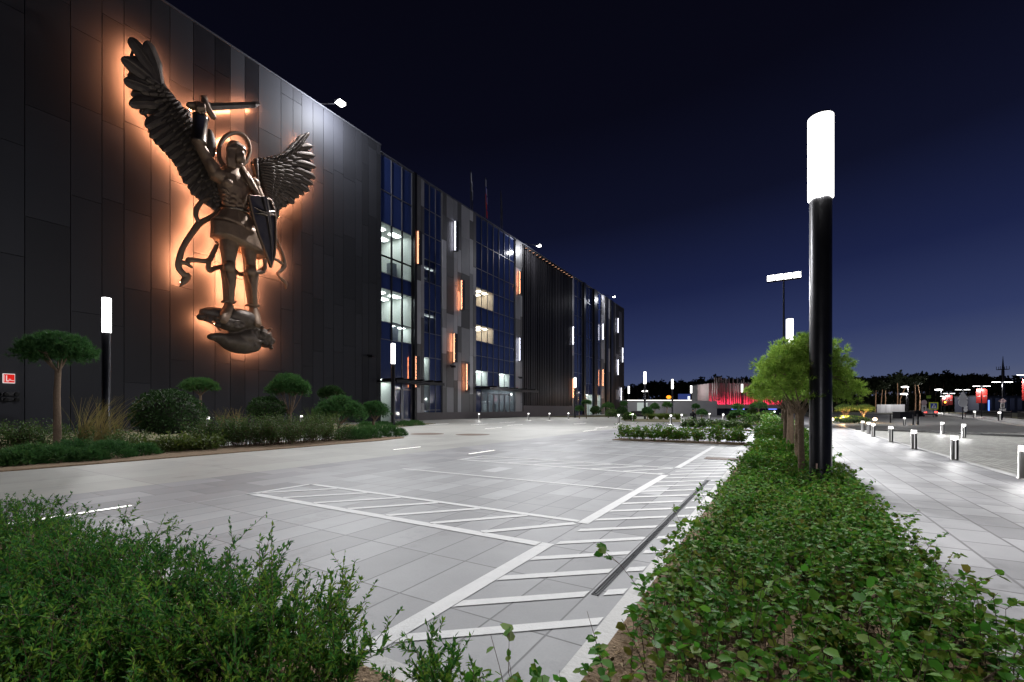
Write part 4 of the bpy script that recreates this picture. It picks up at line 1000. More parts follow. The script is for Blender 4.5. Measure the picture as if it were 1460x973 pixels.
class Twigs:
    """many thin three-sided twigs in one mesh"""
    def __init__(s): s.V=[];s.F=[];s.n=0
    def add(s,P,r0,r1):
        P=np.asarray(P); k=len(P); d=np.gradient(P,axis=0); d=unit(d); u=unit(np.cross(d,np.array([[0.31,0.95,0.11]]))); v=np.cross(d,u)
        r=np.linspace(r0,r1,k)[:,None]
        ring=np.stack([P+(u*math.cos(a)+v*math.sin(a))*r for a in (0,2.094,4.189)],1).reshape(-1,3)
        for i in range(k-1):
            for j in range(3): s.F.append((s.n+i*3+j,s.n+i*3+(j+1)%3,s.n+(i+1)*3+(j+1)%3,s.n+(i+1)*3+j))
        s.V.append(ring); s.n+=3*k
    def build(s,name,mat,parent): return np_mesh(name,np.concatenate(s.V),s.F,mat,parent,True)
def rdir(n,up=0.0):
    d=RNG.normal(size=(n,3)); d[:,2]+=up; return unit(d)

# --- narrow-leaved foreground shrubs
def willow(rx,ry,h,ns,label,loc,leafL=0.044,group='narrow-leaved shrubs of the front bed',per=40):
    t=thing('shrub',label,'shrub',loc,0,group); lv=Leaves(); tw=Twigs()
    for _ in range(ns):
        a=RNG.uniform(0,2*PI); q=math.sqrt(RNG.uniform(0,1)); b=np.array([rx*q*math.cos(a)*.75,ry*q*math.sin(a)*.75,0.0])
        hh=h*RNG.uniform(.55,1.0)*(1-.25*q*q)*(1.22 if RNG.random()<.10 else 1); lean=RNG.uniform(.15,.55)*(.4+q)
        out=np.array([math.cos(a+RNG.normal()*.6),math.sin(a+RNG.normal()*.6),0])
        K=7; ts=np.linspace(0,1,K)[:,None]; P=b+np.array([[0,0,1.0]])*hh*(ts-.12*ts**2*q)+out*hh*lean*ts**1.7+RNG.normal(size=3)*.04*np.sin(ts*PI)
        tw.add(P,.0035,.0010)
        # side shoots carry the leaves
        paths=[P]
        for _k in range(3):
            s=RNG.uniform(.35,.85); o=P[0]+(P[-1]-P[0])*0; i=int(s*(K-1)); p0=P[i]; dd=unit(RNG.normal(size=(1,3))+np.array([[0,0,.9]]))[0]; l=hh*RNG.uniform(.18,.34)
            tt=np.linspace(0,1,4)[:,None]; Q=p0+dd*l*tt+np.array([[0,0,.05]])*tt**2; tw.add(Q,.0018,.0007); paths.append(Q)
        for Q in paths:
            main_=Q is P; n=per if main_ else int(per*.6); s=RNG.uniform(.28 if main_ else .05,1.0,n); idx=s*(len(Q)-1); i0=np.minimum(idx.astype(int),len(Q)-2); f=(idx-i0)[:,None]
            pos=Q[i0]*(1-f)+Q[i0+1]*f; ax=unit(Q[i0+1]-Q[i0]); dr=unit(ax*.75+RNG.normal(size=(n,3))*.55+np.array([[0,0,.12]])); nn=unit(RNG.normal(size=(n,3))*.6+np.array([[0,0,1.0]]))
            lv.add(pos,dr,nn,leafL*RNG.uniform(.6,1.15,n)*(1.05-.35*s),leafL*.26*RNG.uniform(.7,1.15,n))
    lv.build('foliage','point',L_willow,t); tw.build('stems',M_twig,t); return t
for (x,y,rx,ry,h,ns,lab) in ((-6.1,1.05,.75,.6,.62,95,'narrow-leaved shrub at the far end of the front bed, over the light strip'),
    (-5.1,.95,.8,.62,.58,110,'narrow-leaved shrub second from the far end of the front bed'),
    (-4.15,1.0,.75,.62,.62,115,'narrow-leaved shrub in the far half of the front bed, with pale upright shoots'),
    (-3.3,1.05,.7,.6,.66,125,'narrow-leaved shrub mid front bed, overlapping the pale slabs'),
    (-2.55,1.12,.62,.55,.66,130,'narrow-leaved shrub mid front bed, with loose arching shoots before the slabs'),
    (-1.95,1.18,.45,.42,.62,105,'narrow-leaved shrub nearest the thick white parking line'),
    (-3.4,.35,.8,.5,.52,110,'dense narrow-leaved shrub at the picture bottom, behind the arching one'),
    (-2.35,.50,.7,.45,.55,110,'dense narrow-leaved shrub lowest in the picture, nearest the viewer'),
    (-1.22,1.40,.24,.2,.42,26,'small sparse narrow-leaved shrub standing alone over the white bar'),
    (-1.0,1.34,.16,.18,.36,9,'few thin narrow-leaved sprigs beside the round-leaved plant')):
    willow(rx,ry,h,ns,lab,(x,y,0.03))

# --- round-leaved hedge
def stems_plot(lv,tw,xs,ys,h0,h1,nl,L,zb=0.03,side=2):
    for x,y in zip(xs,ys):
        h=RNG.uniform(h0,h1)*(1+.22*math.sin(x*5.1+y*2.3)*math.cos(y*3.7-x*1.9))*(1.22 if RNG.random()<.05 else 1); K=5; ts=np.linspace(0,1,K)[:,None]; o=RNG.normal(size=3)*np.array([1,1,0])
        P=np.array([x,y,zb])+np.array([[0,0,1.0]])*h*ts+o*h*.22*ts**1.5; 
        if tw is not None: tw.add(P,.0032,.0012)
        Qs=[P]
        for _ in range(side):
            i=RNG.integers(1,K); dd=unit(RNG.normal(size=(1,3))*np.array([[1,1,.4]])+np.array([[0,0,.5]]))[0]; tt=np.linspace(0,1,3)[:,None]; Q=P[i]+dd*h*RNG.uniform(.2,.42)*tt
            if tw is not None: tw.add(Q,.0018,.0008)
            Qs.append(Q)
        for Q in Qs:
            n=nl if Q is P else int(nl*.6)+1; s=RNG.uniform(.3,1.0,n); idx=s*(len(Q)-1); i0=np.minimum(idx.astype(int),len(Q)-2); f=(idx-i0)[:,None]; pos=Q[i0]*(1-f)+Q[i0+1]*f
            dr=unit(RNG.normal(size=(n,3))*np.array([[1,1,.45]])+np.array([[0,0,.18]])); nn=unit(RNG.normal(size=(n,3))*.45+np.array([[0,0,1.0]])); k=RNG.uniform(.45,1.35,n)
            lv.add(pos,dr,nn,L*k,L*.74*k)
def rnd(x0,x1,y0,y1,dens): 
    n=int((x1-x0)*(y1-y0)*dens); return RNG.uniform(x0,x1,n),RNG.uniform(y0,y1,n)
hd=thing('hedge','long low round-leaved hedge between car park and pavement, around the tall column lamp','hedge',(0.14,8,0.0))
def shifted(o,loc):
    me=o.data; n=len(me.vertices); a=np.empty(n*3,dtype=np.float32); me.vertices.foreach_get('co',a); a=a.reshape(-1,3)-np.array(loc,dtype=np.float32); me.vertices.foreach_set('co',a.ravel()); me.update(); return o
lv,tw=Leaves(),Twigs()
x,y=rnd(-.66,.96,1.7,2.5,55); stems_plot(lv,tw,x,y,.30,.50,12,.046)
x,y=rnd(-.64,.96,2.5,3.6,120); stems_plot(lv,tw,x,y,.24,.42,15,.041)
x,y=rnd(-.63,.97,3.6,6.2,170); stems_plot(lv,tw,x,y,.21,.37,14,.039)
x,y=rnd(-.66,1.0,6.2,11,140); stems_plot(lv,tw,x,y,.21,.37,12,.042)
x,y=rnd(-.66,1.0,11,20,46); stems_plot(lv,None,x,y,.22,.36,10,.062)
x,y=rnd(-.78,1.05,20,44,24); stems_plot(lv,None,x,y,.26,.46,9,.085,.03,3)
x,y=rnd(-.66,-.5,2.0,4.2,26); stems_plot(lv,tw,x,y,.32,.48,12,.05)
x,y=rnd(-.76,.2,18,40,10); stems_plot(lv,None,x,y,.5,.85,12,.085,.03,3)
shifted(lv.build('foliage','round',L_hedge,hd),(0.14,8,0)); shifted(tw.build('stems',M_twig,hd),(0.14,8,0))
def round_plant(x0,x1,y0,y1,d,h0,h1,lab,L=.055):
    c=((x0+x1)/2,(y0+y1)/2,0); t=thing('shrub',lab,'shrub',c,0,'round-leaved plants before the hedge'); lv,tw=Leaves(),Twigs(); xs,ys=rnd(x0,x1,y0,y1,d); stems_plot(lv,tw,xs,ys,h0,h1,9,L)
    shifted(lv.build('foliage','round',L_hedge,t),c); shifted(tw.build('stems',M_twig,t),c)
round_plant(-.98,-.60,1.05,1.5,210,.28,.46,'low round-leaved plant with reddish shoots at the corner of the white kerb',.06)
round_plant(.25,1.0,.95,1.7,46,.24,.40,'sparse round-leaved plants over bare mulch, lowest beside the pavement')
round_plant(.95,1.30,1.25,1.62,110,.26,.42,'leafy round-leaved clump poking onto the pavement at the frame corner')
round_plant(-.35,.3,1.2,1.75,46,.22,.36,'thin round-leaved plants over bare mulch, lowest in the hedge bed')
# mid hedges
def hedge(x0,x1,y0,y1,h,dens,L,lab,mat=L_hedge):
    c=((x0+x1)/2,(y0+y1)/2,0); t=thing('hedge',lab,'hedge',c,0,'low hedges across the car park'); lv,tw=Leaves(),Twigs(); xs,ys=rnd(x0,x1,y0,y1,dens); stems_plot(lv,tw,xs,ys,h*.7,h*1.1,11,L,.02,3)
    shifted(lv.build('foliage','round',mat,t),c); shifted(tw.build('stems',M_twig,t),c)
    m=MB(); m.slab([(x0-c[0]-.15,y0-c[1]-.15),(x1-c[0]+.15,y0-c[1]-.15),(x1-c[0]+.15,y1-c[1]+.15),(x0-c[0]-.15,y1-c[1]+.15)],0.001,.03); m.build('soil',M_soil,t)
hedge(-6.0,-1.1,18.85,19.7,.50,95,.07,'low dark hedge strip crossing the car park, nearer of the two')
hedge(-5.6,-1.4,31.3,32.2,.50,60,.10,'low hedge strip with gaps in front of the seated person, further of the two',L_rose)
# mulch of the beds and its chips
def bed(name,poly,z,mat=M_soil):
    m=MB(); m.slab(poly,-0.02,z); o=m.build(name,mat); o['kind']='structure'; return o
bed('hedge_bed_soil',[(XK+.002,1.2),(XP-.102,1.2),(XP-.102,44),(XK+.002,44)],.03)
bed('front_bed_soil',[(-7.0,-2.5),(2.2,-2.5),(2.2,1.19),(XK,1.19),(XK,1.595),(-7.0,1.595)],.028)
n=9000; cx=np.concatenate([RNG.uniform(-.8,.98,6000),RNG.uniform(-2.6,1.9,3000)]); cyy=np.concatenate([1.2+5*RNG.uniform(0,1,6000)**1.6,RNG.uniform(.6,1.58,3000)])
ok=~((cx>XP-.12)&(cyy>1.15)); ok&=~((cx<XK)&(cyy>1.57)); cx,cyy=cx[ok],cyy[ok]; n=len(cx)
b=np.stack([cx,cyy,RNG.uniform(.031,.05,n)],1); V,F=leaf_arrays(b,rdir(n)*np.array([[1,1,.3]]),unit(RNG.normal(size=(n,3))*.4+np.array([[0,0,1.]])),RNG.uniform(.015,.045,n),RNG.uniform(.008,.02,n),'round')
M_chip=leafmat('mulch_chip',[(0.07,0.045,0.025),(0.22,0.15,0.09),(0.38,0.28,0.17),(0.52,0.42,0.28)],0.9,0.0,0.1)
o=np_mesh('bark_chips',V,F,M_chip); tag(o,'brown bark mulch chips scattered under the round-leaved hedge','bark chips',None,'stuff')
# wire mesh scrap lying in the mulch
m=MB()
for i in range(13):
    m.tube([(-.02+i*.045,1.28,.05),(-.05+i*.045,1.62,.055)],.0022,4); m.tube([(-.06,1.30+i*.026,.053),(.54,1.28+i*.026,.05)],.0022,4)
tag(m.build('wire_mesh',M_dark),'dark wire mesh scrap lying on the mulch under the hedge','wire mesh')

# --- pines
def needles(lv,pos,outd,nn,L,W,spread=.55):
    n=len(pos); P=np.repeat(pos,nn,0); D=unit(np.repeat(outd,nn,0)+RNG.normal(size=(n*nn,3))*spread)
    lv.add(P,D,rdir(n*nn),L*RNG.uniform(.6,1.15,n*nn),W*np.ones(n*nn))
def pine(name,label,loc,crown,trunk_r,fork,pads,tufts,nn,L,W,mat,bark=M_bark,group=None,under=.35,pr=(.30,.20),scale=1.0,limbs=9):
    """crown=(rx,rz,zc): flattened dome; fork=height where limbs leave the trunk"""
    t=thing(name,label,'tree',loc,RNG.uniform(0,6),group); rx,rz,zc=crown; m=MB()
    wob=[RNG.normal()*(.008 if 'hedge row' in (group or '') else .03) for _ in range(4)]
    m.tube([(0,0,-.05),(wob[0]*.4,wob[1]*.4,fork*.35),(wob[0],wob[1],fork*.7),(wob[2]*.6,wob[3]*.6,fork)],[trunk_r*1.12,trunk_r,trunk_r*.9,trunk_r*.8],10)
    lv=Leaves(); P=[]
    for i in range(pads):
        a=i*2.39996+RNG.uniform(-.25,.25); q=math.sqrt((i+.5)/pads); zz=rz*math.sqrt(max(0,1-q*q))*RNG.uniform(.55,1.0)-rz*under*RNG.uniform(.2,1)*q
        P.append((rx*q*math.cos(a)*.86,rx*q*math.sin(a)*.86,zc+zz*.85))
    lim=[]
    for i in range(limbs):
        a=i*2*PI/limbs+RNG.uniform(-.3,.3); q=RNG.uniform(.35,.8); e=Vector((rx*q*math.cos(a),rx*q*math.sin(a),zc+rz*.15)); s=Vector((wob[2]*.6,wob[3]*.6,fork-RNG.uniform(.02,.25)*min(1,zc-fork+.3))); mid=s.lerp(e,.45)+Vector((0,0,-.06*(zc-fork)))
        m.tube([s,mid,e],[trunk_r*.36,trunk_r*.22,trunk_r*.10],6,cap=False); lim.append(e)
    for p in P:
        e=min(lim,key=lambda q:(q-Vector(p)).length); m.tube([e.lerp(Vector((0,0,fork)),.25),e.lerp(Vector(p),.6),p],[trunk_r*.17,trunk_r*.12,trunk_r*.06],5,cap=False)
    m.build('trunk',bark,t)
    for p in P:
        k=RNG.uniform(.75,1.3); d=rdir(tufts,.35); pos=np.array(p)+d*np.array([[pr[0]*k,pr[0]*k,pr[1]*k]])*RNG.uniform(.55,1.0,(tufts,1)); needles(lv,pos,unit(d+np.array([[0,0,.45]])),nn,L,W)
    lv.build('crown','needle',mat,t); return t
for (px,Z,lab,rx,rz,zc,tr) in ((1143,7.75,'bright green pine with a wide crown right behind the tall column lamp',.82,.72,1.98,.052),
    (1137,9.7,'pine with a thin pale trunk just behind the bright foremost pine',.80,.5,2.05,.055),
    (1126.5,13.2,'pine whose thick bare trunk stands left of the foremost pine trunk',1.05,.6,2.1,.10),
    (1121.5,15.6,'fourth pine of the hedge row, mostly behind the others',1.05,.6,2.15,.1),
    (1117,19.5,'last pine of the hedge row, dark and mostly hidden',1.2,.65,2.2,.1)):
    p=far(px,583,Z); pine('pine_tree',lab,(p.x,p.y,0.02),(rx,rz,zc),tr,1.32,62,64,17,.08,.0095,L_pine,M_bark,'pines in the hedge row',1.05,(.21,.15),limbs=6)
# umbrella and topiary pines in the plaza beds
def pin(px,Z,*a,**k):
    p=far(px,583,Z); return pine('pine_tree',k.pop('lab'),(p.x,p.y,0.02),*a,**k)
GB='topiary pines in the plaza beds'
pin(82,14.3,(.84,.74,3.05),.095,2.6,105,40,12,.13,.018,L_pined,lab='flat-topped pine on a tall bare reddish trunk at the frame edge',group=GB,under=.35,pr=(.36,.22),limbs=8)
pin(286,26,(.85,.55,2.55),.075,2.15,80,30,10,.15,.026,L_pined,lab='small umbrella pine between the round bush and the statue cloud',group=GB,under=.25,pr=(.3,.16))
pin(412,25,(1.1,1.05,2.3),.11,1.05,130,30,10,.15,.026,L_pined,lab='domed umbrella pine with a fan of bare branches, right of the dark ball bush',group=GB,under=.3,pr=(.3,.2),limbs=12)
pin(484,24.5,(1.35,.95,1.15),.09,.55,120,30,10,.15,.026,L_pined,lab='broad low pine mound in front of the dark wall, right of the domed pine',group=GB,under=.6,pr=(.32,.22))
pin(472,27.5,(.68,.5,2.2),.07,1.7,50,30,10,.15,.026,L_box,lab='small dark pad-shaped tree peeping over the broad low pine mound',group=GB,under=.3,pr=(.26,.2))
pin(534,28,(.8,.72,1.15),.08,.7,70,30,10,.15,.028,L_pined,lab='small round-headed pine nearest the side entrance canopy',group=GB,under=.5,pr=(.28,.2))
for (px,Z,rx,rz,zc,lab) in ((836,62,.65,.35,2.15,'umbrella pine in front of the far office windows'),(826,61,.5,.4,1.3,'low round pine at the foot of the far office bays'),(867,66,.95,.6,1.7,'pine with several stems near the far office corner'),
    (889.5,70,.5,.4,2.05,'small pine at the very corner of the office'),(951,58,.55,.38,1.78,'round-headed pine on thin trunks before the low grey wall'),(933,60,.6,.55,1.5,'loose pine left of the round-headed one before the low wall'),(922.5,52,.58,.5,.98,'ball-shaped pine left of the second column lamp'),
    (992,62,.42,.3,1.62,'flat pine beside the seated person'),(1000.5,58,.62,.5,.78,'ball-shaped pine just right of the seated person'),(1081.5,46,.75,.42,1.62,'vase-shaped topiary pine right of the cloud-pruned one'),(1052,44,.40,.18,1.50,'upper pad of the cloud-pruned topiary'),(1052,43,.65,.3,.86,'wide lower cloud-pruned topiary pine by the dark bench')):
    pin(px,Z,(rx,rz,zc),.06,max(.35,zc-rz*.9),44,22,8,.17,.045,L_pined,lab=lab,group='topiary pines far across the plaza',under=.55,pr=(.20,.17),limbs=6)
# clipped balls
def ball(px,Z,rx,rz,zc,n,L,mat,lab,name='bush',group='clipped bushes',kind='round'):
    p=far(px,583,Z); t=thing(name,lab,'bush',(p.x,p.y,0.02),0,group); d=rdir(n); d[:,2]=np.where(d[:,2]<-.75,-d[:,2],d[:,2]); r=RNG.uniform(.80,1.02,(n,1))*(1+.05*np.sin(d[:,:1]*7)*np.cos(d[:,1:2]*6))
    pos=np.array([0,0,zc])+d*np.array([[rx,rx,rz]])*r; pos[:,2]=np.maximum(pos[:,2],.02)
    lv=Leaves(); k=RNG.uniform(.6,1.2,n); lv.add(pos,unit(d*.6+rdir(n)*.8+np.array([[0,0,.3]])),unit(d+rdir(n)*.6),L*k,L*.6*k); lv.build('foliage',kind,mat,t)
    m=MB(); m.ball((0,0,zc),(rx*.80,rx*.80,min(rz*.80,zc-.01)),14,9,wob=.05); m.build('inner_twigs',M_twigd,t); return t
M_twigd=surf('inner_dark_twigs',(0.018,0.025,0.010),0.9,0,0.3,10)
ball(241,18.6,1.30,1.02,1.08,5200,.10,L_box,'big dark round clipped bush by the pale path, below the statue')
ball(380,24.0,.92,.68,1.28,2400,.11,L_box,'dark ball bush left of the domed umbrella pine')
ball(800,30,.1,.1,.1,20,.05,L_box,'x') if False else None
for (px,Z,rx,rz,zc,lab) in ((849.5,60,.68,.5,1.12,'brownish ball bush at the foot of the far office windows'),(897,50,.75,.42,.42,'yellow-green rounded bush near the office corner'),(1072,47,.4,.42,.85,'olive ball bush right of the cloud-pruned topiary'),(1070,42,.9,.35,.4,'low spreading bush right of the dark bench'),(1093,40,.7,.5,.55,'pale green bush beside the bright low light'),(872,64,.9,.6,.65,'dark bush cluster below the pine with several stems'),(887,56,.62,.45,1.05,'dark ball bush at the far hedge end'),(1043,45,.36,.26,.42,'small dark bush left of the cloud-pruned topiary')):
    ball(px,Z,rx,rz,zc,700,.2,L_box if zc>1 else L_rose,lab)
# low mounds along the near edge of the left bed
def mound(px,py,r,lab,mat=L_pined,h=.75):
    p=at(px,py); t=thing('shrub',lab,'shrub',(p.x,p.y,.03),0,'low juniper mounds of the bed'); n=int(520*min(2,r/.4)); d=rdir(n,.6); d[:,2]=np.abs(d[:,2]); pos=d*np.array([[r,r,r*h]])*RNG.uniform(.55,1,(n,1)); lv=Leaves(); needles(lv,pos,unit(d+np.array([[0,0,.3]])),5,.11,.018,.5); lv.build('foliage','needle',mat,t)
ends=['at the frame edge','beside the frame edge','left of the flat-topped pine trunk','just left of the pine trunk','at the foot of the pine trunk','just right of the pine trunk','under the leaning grasses','right of the leaning grasses','between grasses and round bush','below the round bush']
for i,(a,b) in enumerate(((4,663),(27,664),(47,661),(62,655),(82,660),(104,651),(126,658),(146,650),(157,654),(205,650))):
    mound(a,b,.42+.1*(i%3),'dark green juniper mound in the near bed, '+ends[i])
for i,(a,b,lab) in enumerate(((497,628,'clipped shrub fifth from the tip of the bed'),(511,627,'clipped shrub fourth from the tip of the bed'),(524,625.5,'clipped shrub third from the tip of the bed'),(540,624,'dark clipped shrub second from the tip of the bed'),(558,623,'dark clipped shrub next to the tip of the bed'),(571,622,'smallest dark clipped shrub at the tip of the bed'))):
    mound(a,b,[.6,.55,.6,.62,.55,.36][i],lab,L_pined,.95)
for i,(a,b,lab) in enumerate(((523,610,'low mound in the far bed left of the lamp by the side entrance'),(546,609,'low mound in the far bed at the foot of the side entrance lamp'),(575,608,'low mound in the far bed right of the side entrance lamp'),(592,607,'last low mound of the far bed beyond the side entrance lamp'))): mound(a,b,.8,lab,L_pined,.5)
# loose leafy shrubs (roses, spirea) filling the bed
def loose(px,py,r,h,n,lab,mat=L_rose,L=.07,group='loose leafy shrubs of the bed'):
    p=at(px,py); t=thing('shrub',lab,'shrub',(p.x,p.y,.03),0,group); lv,tw=Leaves(),Twigs()
    for _ in range(n):
        a=RNG.uniform(0,2*PI); q=math.sqrt(RNG.uniform()); hh=h*RNG.uniform(.5,1.05); o=np.array([math.cos(a),math.sin(a),0]); ts=np.linspace(0,1,5)[:,None]; P=o*r*q*.5+o*r*.55*ts**1.4+np.array([[0,0,1.]])*hh*ts+RNG.normal(size=3)*.05*ts; tw.add(P,.006,.002)
        k=26; s=RNG.uniform(.2,1,k); idx=s*4; i0=np.minimum(idx.astype(int),3); f=(idx-i0)[:,None]; pos=P[i0]*(1-f)+P[i0+1]*f+RNG.normal(size=(k,3))*.07
        lv.add(pos,rdir(k,.2),unit(RNG.normal(size=(k,3))*.5+np.array([[0,0,1.]])),L*RNG.uniform(.6,1.2,k),L*.55*RNG.uniform(.7,1.2,k))
    lv.build('foliage','round',mat,t); tw.build('stems',M_twig,t)
where=['at the frame edge before the pale path','left of the flat-topped pine','behind the flat-topped pine trunk','right of the flat-topped pine trunk','under the leaning grasses','left of the round bush foot','right of the round bush foot','below the small umbrella pine','left of the dark ball bush','in front of the dark ball bush','below the domed umbrella pine','right of the domed umbrella pine','in front of the broad pine mound','last before the clipped shrubs']
for i,(a,b,r,h,n) in enumerate(((12,641,.8,.9,60),(40,640,.7,.95,50),(66,639,.6,.85,40),(104,640,.6,.85,40),(150,641,.6,.7,40),(185,643,.6,.6,40),(300,638,.9,.95,90),(325,637,.95,1.05,100),(352,636,.95,1.05,100),(378,635,.95,1.05,100),(405,634,.95,1.05,100),(430,632,.95,1.1,100),(452,630,.9,1.1,90),(478,629,.8,.75,60))):
    loose(a,b,r,h,n,'loose leafy shrub in the near bed, '+where[i])
for i,(a,b) in enumerate(((232,645),(262,643),(285,642))): loose(a,b,.7,.45,50,'low grassy green shrub at the bed edge, '+['left below the round bush','right below the round bush','near the bollard light'][i],L_lush,.09)
# tall grasses
def grass_clump(px,py,h,n,lean,lab,mat=L_grass,spread=.25,wd=.012):
    p=at(px,py); t=thing('ornamental_grass',lab,'grass clump',(p.x,p.y,.03),0,'tall grasses of the beds'); V=[];F=[]
    for _ in range(n):
        a=RNG.uniform(0,2*PI); b=np.array([math.cos(a),math.sin(a),0])*RNG.uniform(0,.16); hh=h*RNG.uniform(.6,1.05); ld=np.array([math.cos(TH)*lean*RNG.uniform(.2,1.2),math.sin(TH)*lean,0])+RNG.normal(size=3)*spread*np.array([1,1,0]); k0=len(V); K=5
        for i in range(K):
            s=i/(K-1); c=b+np.array([0,0,hh*s*(1-.12*s)])+ld*hh*s**1.8; w_=wd*(1-s*.8); V.append(c+np.array([CO,SI,0])*w_); V.append(c-np.array([CO,SI,0])*w_)
        for i in range(K-1): F.append((k0+2*i,k0+2*i+1,k0+2*i+3,k0+2*i+2))
    np_mesh('blades',V,F,mat,t)
grass_clump(117,642,2.0,60,.42,'tallest leaning tan grass clump right of the flat-topped pine'); grass_clump(142,643,1.9,55,.38,'tan grass clump leaning toward the round bush'); grass_clump(165,640,1.4,40,.1,'shorter upright tan grass clump behind the leaning ones')
grass_clump(338,625,1.6,50,.05,'thin dry grass before the dark wall, left of the ball bush'); grass_clump(318,622,1.5,40,.0,'pale wispy grass near the bollard by the umbrella pine'); grass_clump(470,622,1.4,60,.05,'yellow-green grass clump between the domed pine and broad mound',L_lush); grass_clump(445,620,1.6,70,.0,'bushy olive grass right of the domed pine trunk',L_lush)
for i,(px,Z,lab) in enumerate(((928,56,'green grass patch at the foot of the tallest far column lamp'),(942,55,'green grass patch before the loose far pine'),(950,55,'green grass patch before the round-headed far pine'),(966,54,'green grass patch left of the seated person'))):
    p=far(px,583,Z); grass_clump(px,HZ+E*FL/Z,.9,260,0,lab,L_lush,.9,.03)
# beds' soil
bed('plaza_bed_soil',[(-14.3,-8),(-14.35,9),(-14.5,13.5),(-14.9,15.2),(-15.6,15.6),(-16.4,14.6),(-17.0,11),(-17.2,-8)],.03)
bed('far_plaza_bed_soil',[(-21.5,-8),(-21.5,14),(-24,24),(-26.5,31),(-28.5,31.5),(-31,27),(-33.5,15),(-33.5,-8)],.03,M_verge)
bed('facade_bed_soil',[(-27,66),(-24,70),(-24,96),(-33,96),(-34,66)],.03,M_verge)
bed('round_plaza_bed_soil',[(-14,47),(-9,46),(-7.6,49),(-8.5,60),(-13,62),(-18,58)],.03,M_verge)
bed('topiary_bed_soil',[(-7.2,45),(-2,41),(-1.0,44),(-1.6,52),(-5.5,54)],.03,M_verge)
# ------------------------------------------------------------------ beyond the plaza: wood, pavilion, road furniture
M_far_leaf=leafmat('far_wood_leaf',[(0.012,0.018,0.010),(0.022,0.028,0.015)],0.8,0.1,0.1)
M_far_trunk=surf('far_wood_trunk',(0.16,0.10,0.07),0.9,0,0.3,2)
def topline(px):
    L=[(840,556),(895,556),(925,549),(975,547),(1012,543),(1100,545),(1190,546),(1250,541),(1310,537),(1400,538),(1440,543),(1480,545),(1700,543)]
    for a,b in zip(L[:-1],L[1:]):
        if a[0]<=px<=b[0]: return a[1]+(b[1]-a[1])*(px-a[0])/(b[0]-a[0])
    return 545
w=thing('pine_wood','dark pine wood closing the horizon behind the road and pavilions','wood',(0,0,0)); w['kind']='stuff'
lv=Leaves(); tm=MB()
for row,Z in enumerate((205,216,228,240)):
    px=838.0
    while px<1720:
        px+=RNG.uniform(3.6,7); p=far(px,583,Z+RNG.uniform(-4,4)); h=(HZ-topline(px))/FL*Z+E+RNG.normal()*1.1-.25*row*0+(-1.0 if row<2 else .3)
        tm.tube([(p.x,p.y,0),(p.x+RNG.normal()*.3,p.y,h*.9)],[.24,.1],4,cap=False)
        n=95; k=RNG.uniform(.4,1,n); zz=h*(.42+.58*k); r=2.3*np.sqrt(np.clip(1-((k-.62)/.40)**2,.05,1))
        a=RNG.uniform(0,2*PI,n); q=np.sqrt(RNG.uniform(.15,1,n)); pos=np.stack([p.x+r*q*np.cos(a),p.y+r*q*np.sin(a),zz],1); lv.add(pos,rdir(n),rdir(n),RNG.uniform(.8,1.7,n),RNG.uniform(.6,1.1,n))
        if row in (0,2):
            n=70; pos=np.stack([p.x+RNG.normal(size=n)*2.2,p.y+RNG.normal(size=n)*1.2,RNG.uniform(0,h*.5,n)],1); lv.add(pos,rdir(n),rdir(n),RNG.uniform(1.2,2.2,n),RNG.uniform(1,1.6,n))
lv.build('crowns','round',M_far_leaf,w)['kind']='stuff'; tm.build('trunks',M_far_trunk,w)['kind']='stuff'
# lit trunks in front of the wood
for i,(px,Z,lab) in enumerate(((1256,165,'pale-trunked tall pine leftmost of those lit at the wood edge'),(1262,170,'second pale-trunked tall pine at the wood edge above the grey fence'),(1279.5,150,'brightest bare pine trunk at the wood edge left of two road lamps'),(1283,155,'thinner pine trunk close beside the brightest bare one'),(1305,150,'leaning reddish pine trunk right of the two road lamps'),(1311,152,'reddish pine trunk behind the no-parking sign'),(1248,172,'faint pine trunk at the wood edge above the clipped umbrella pines'))):
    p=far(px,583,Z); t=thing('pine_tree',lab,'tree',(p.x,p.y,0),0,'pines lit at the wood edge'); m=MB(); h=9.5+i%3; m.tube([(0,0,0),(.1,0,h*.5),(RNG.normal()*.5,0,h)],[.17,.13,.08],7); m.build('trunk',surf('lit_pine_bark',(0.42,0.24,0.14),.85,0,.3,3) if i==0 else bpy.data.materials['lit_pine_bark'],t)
    lv=Leaves(); n=160; d=rdir(n); lv.add(np.array([0,0,h+.3])+d*np.array([[2.1,2.1,1.9]])*RNG.uniform(.3,1,(n,1)),rdir(n),rdir(n),RNG.uniform(.7,1.3,n),RNG.uniform(.5,.9,n)); lv.build('crown','round',M_far_leaf,t)
def pt(loc,power,col=(1,.97,.92),r=.15,name='lamp_bulb'):
    l=bpy.data.lights.new(name,'POINT'); l.energy=power; l.color=col; l.shadow_soft_size=r; o=bpy.data.objects.new(name,l); link(o); o.location=loc; return o
G_led=glow('road_led',(1.0,.98,.95),9.0)
rdx,rdy=13.5/80.15,79.0/80.15
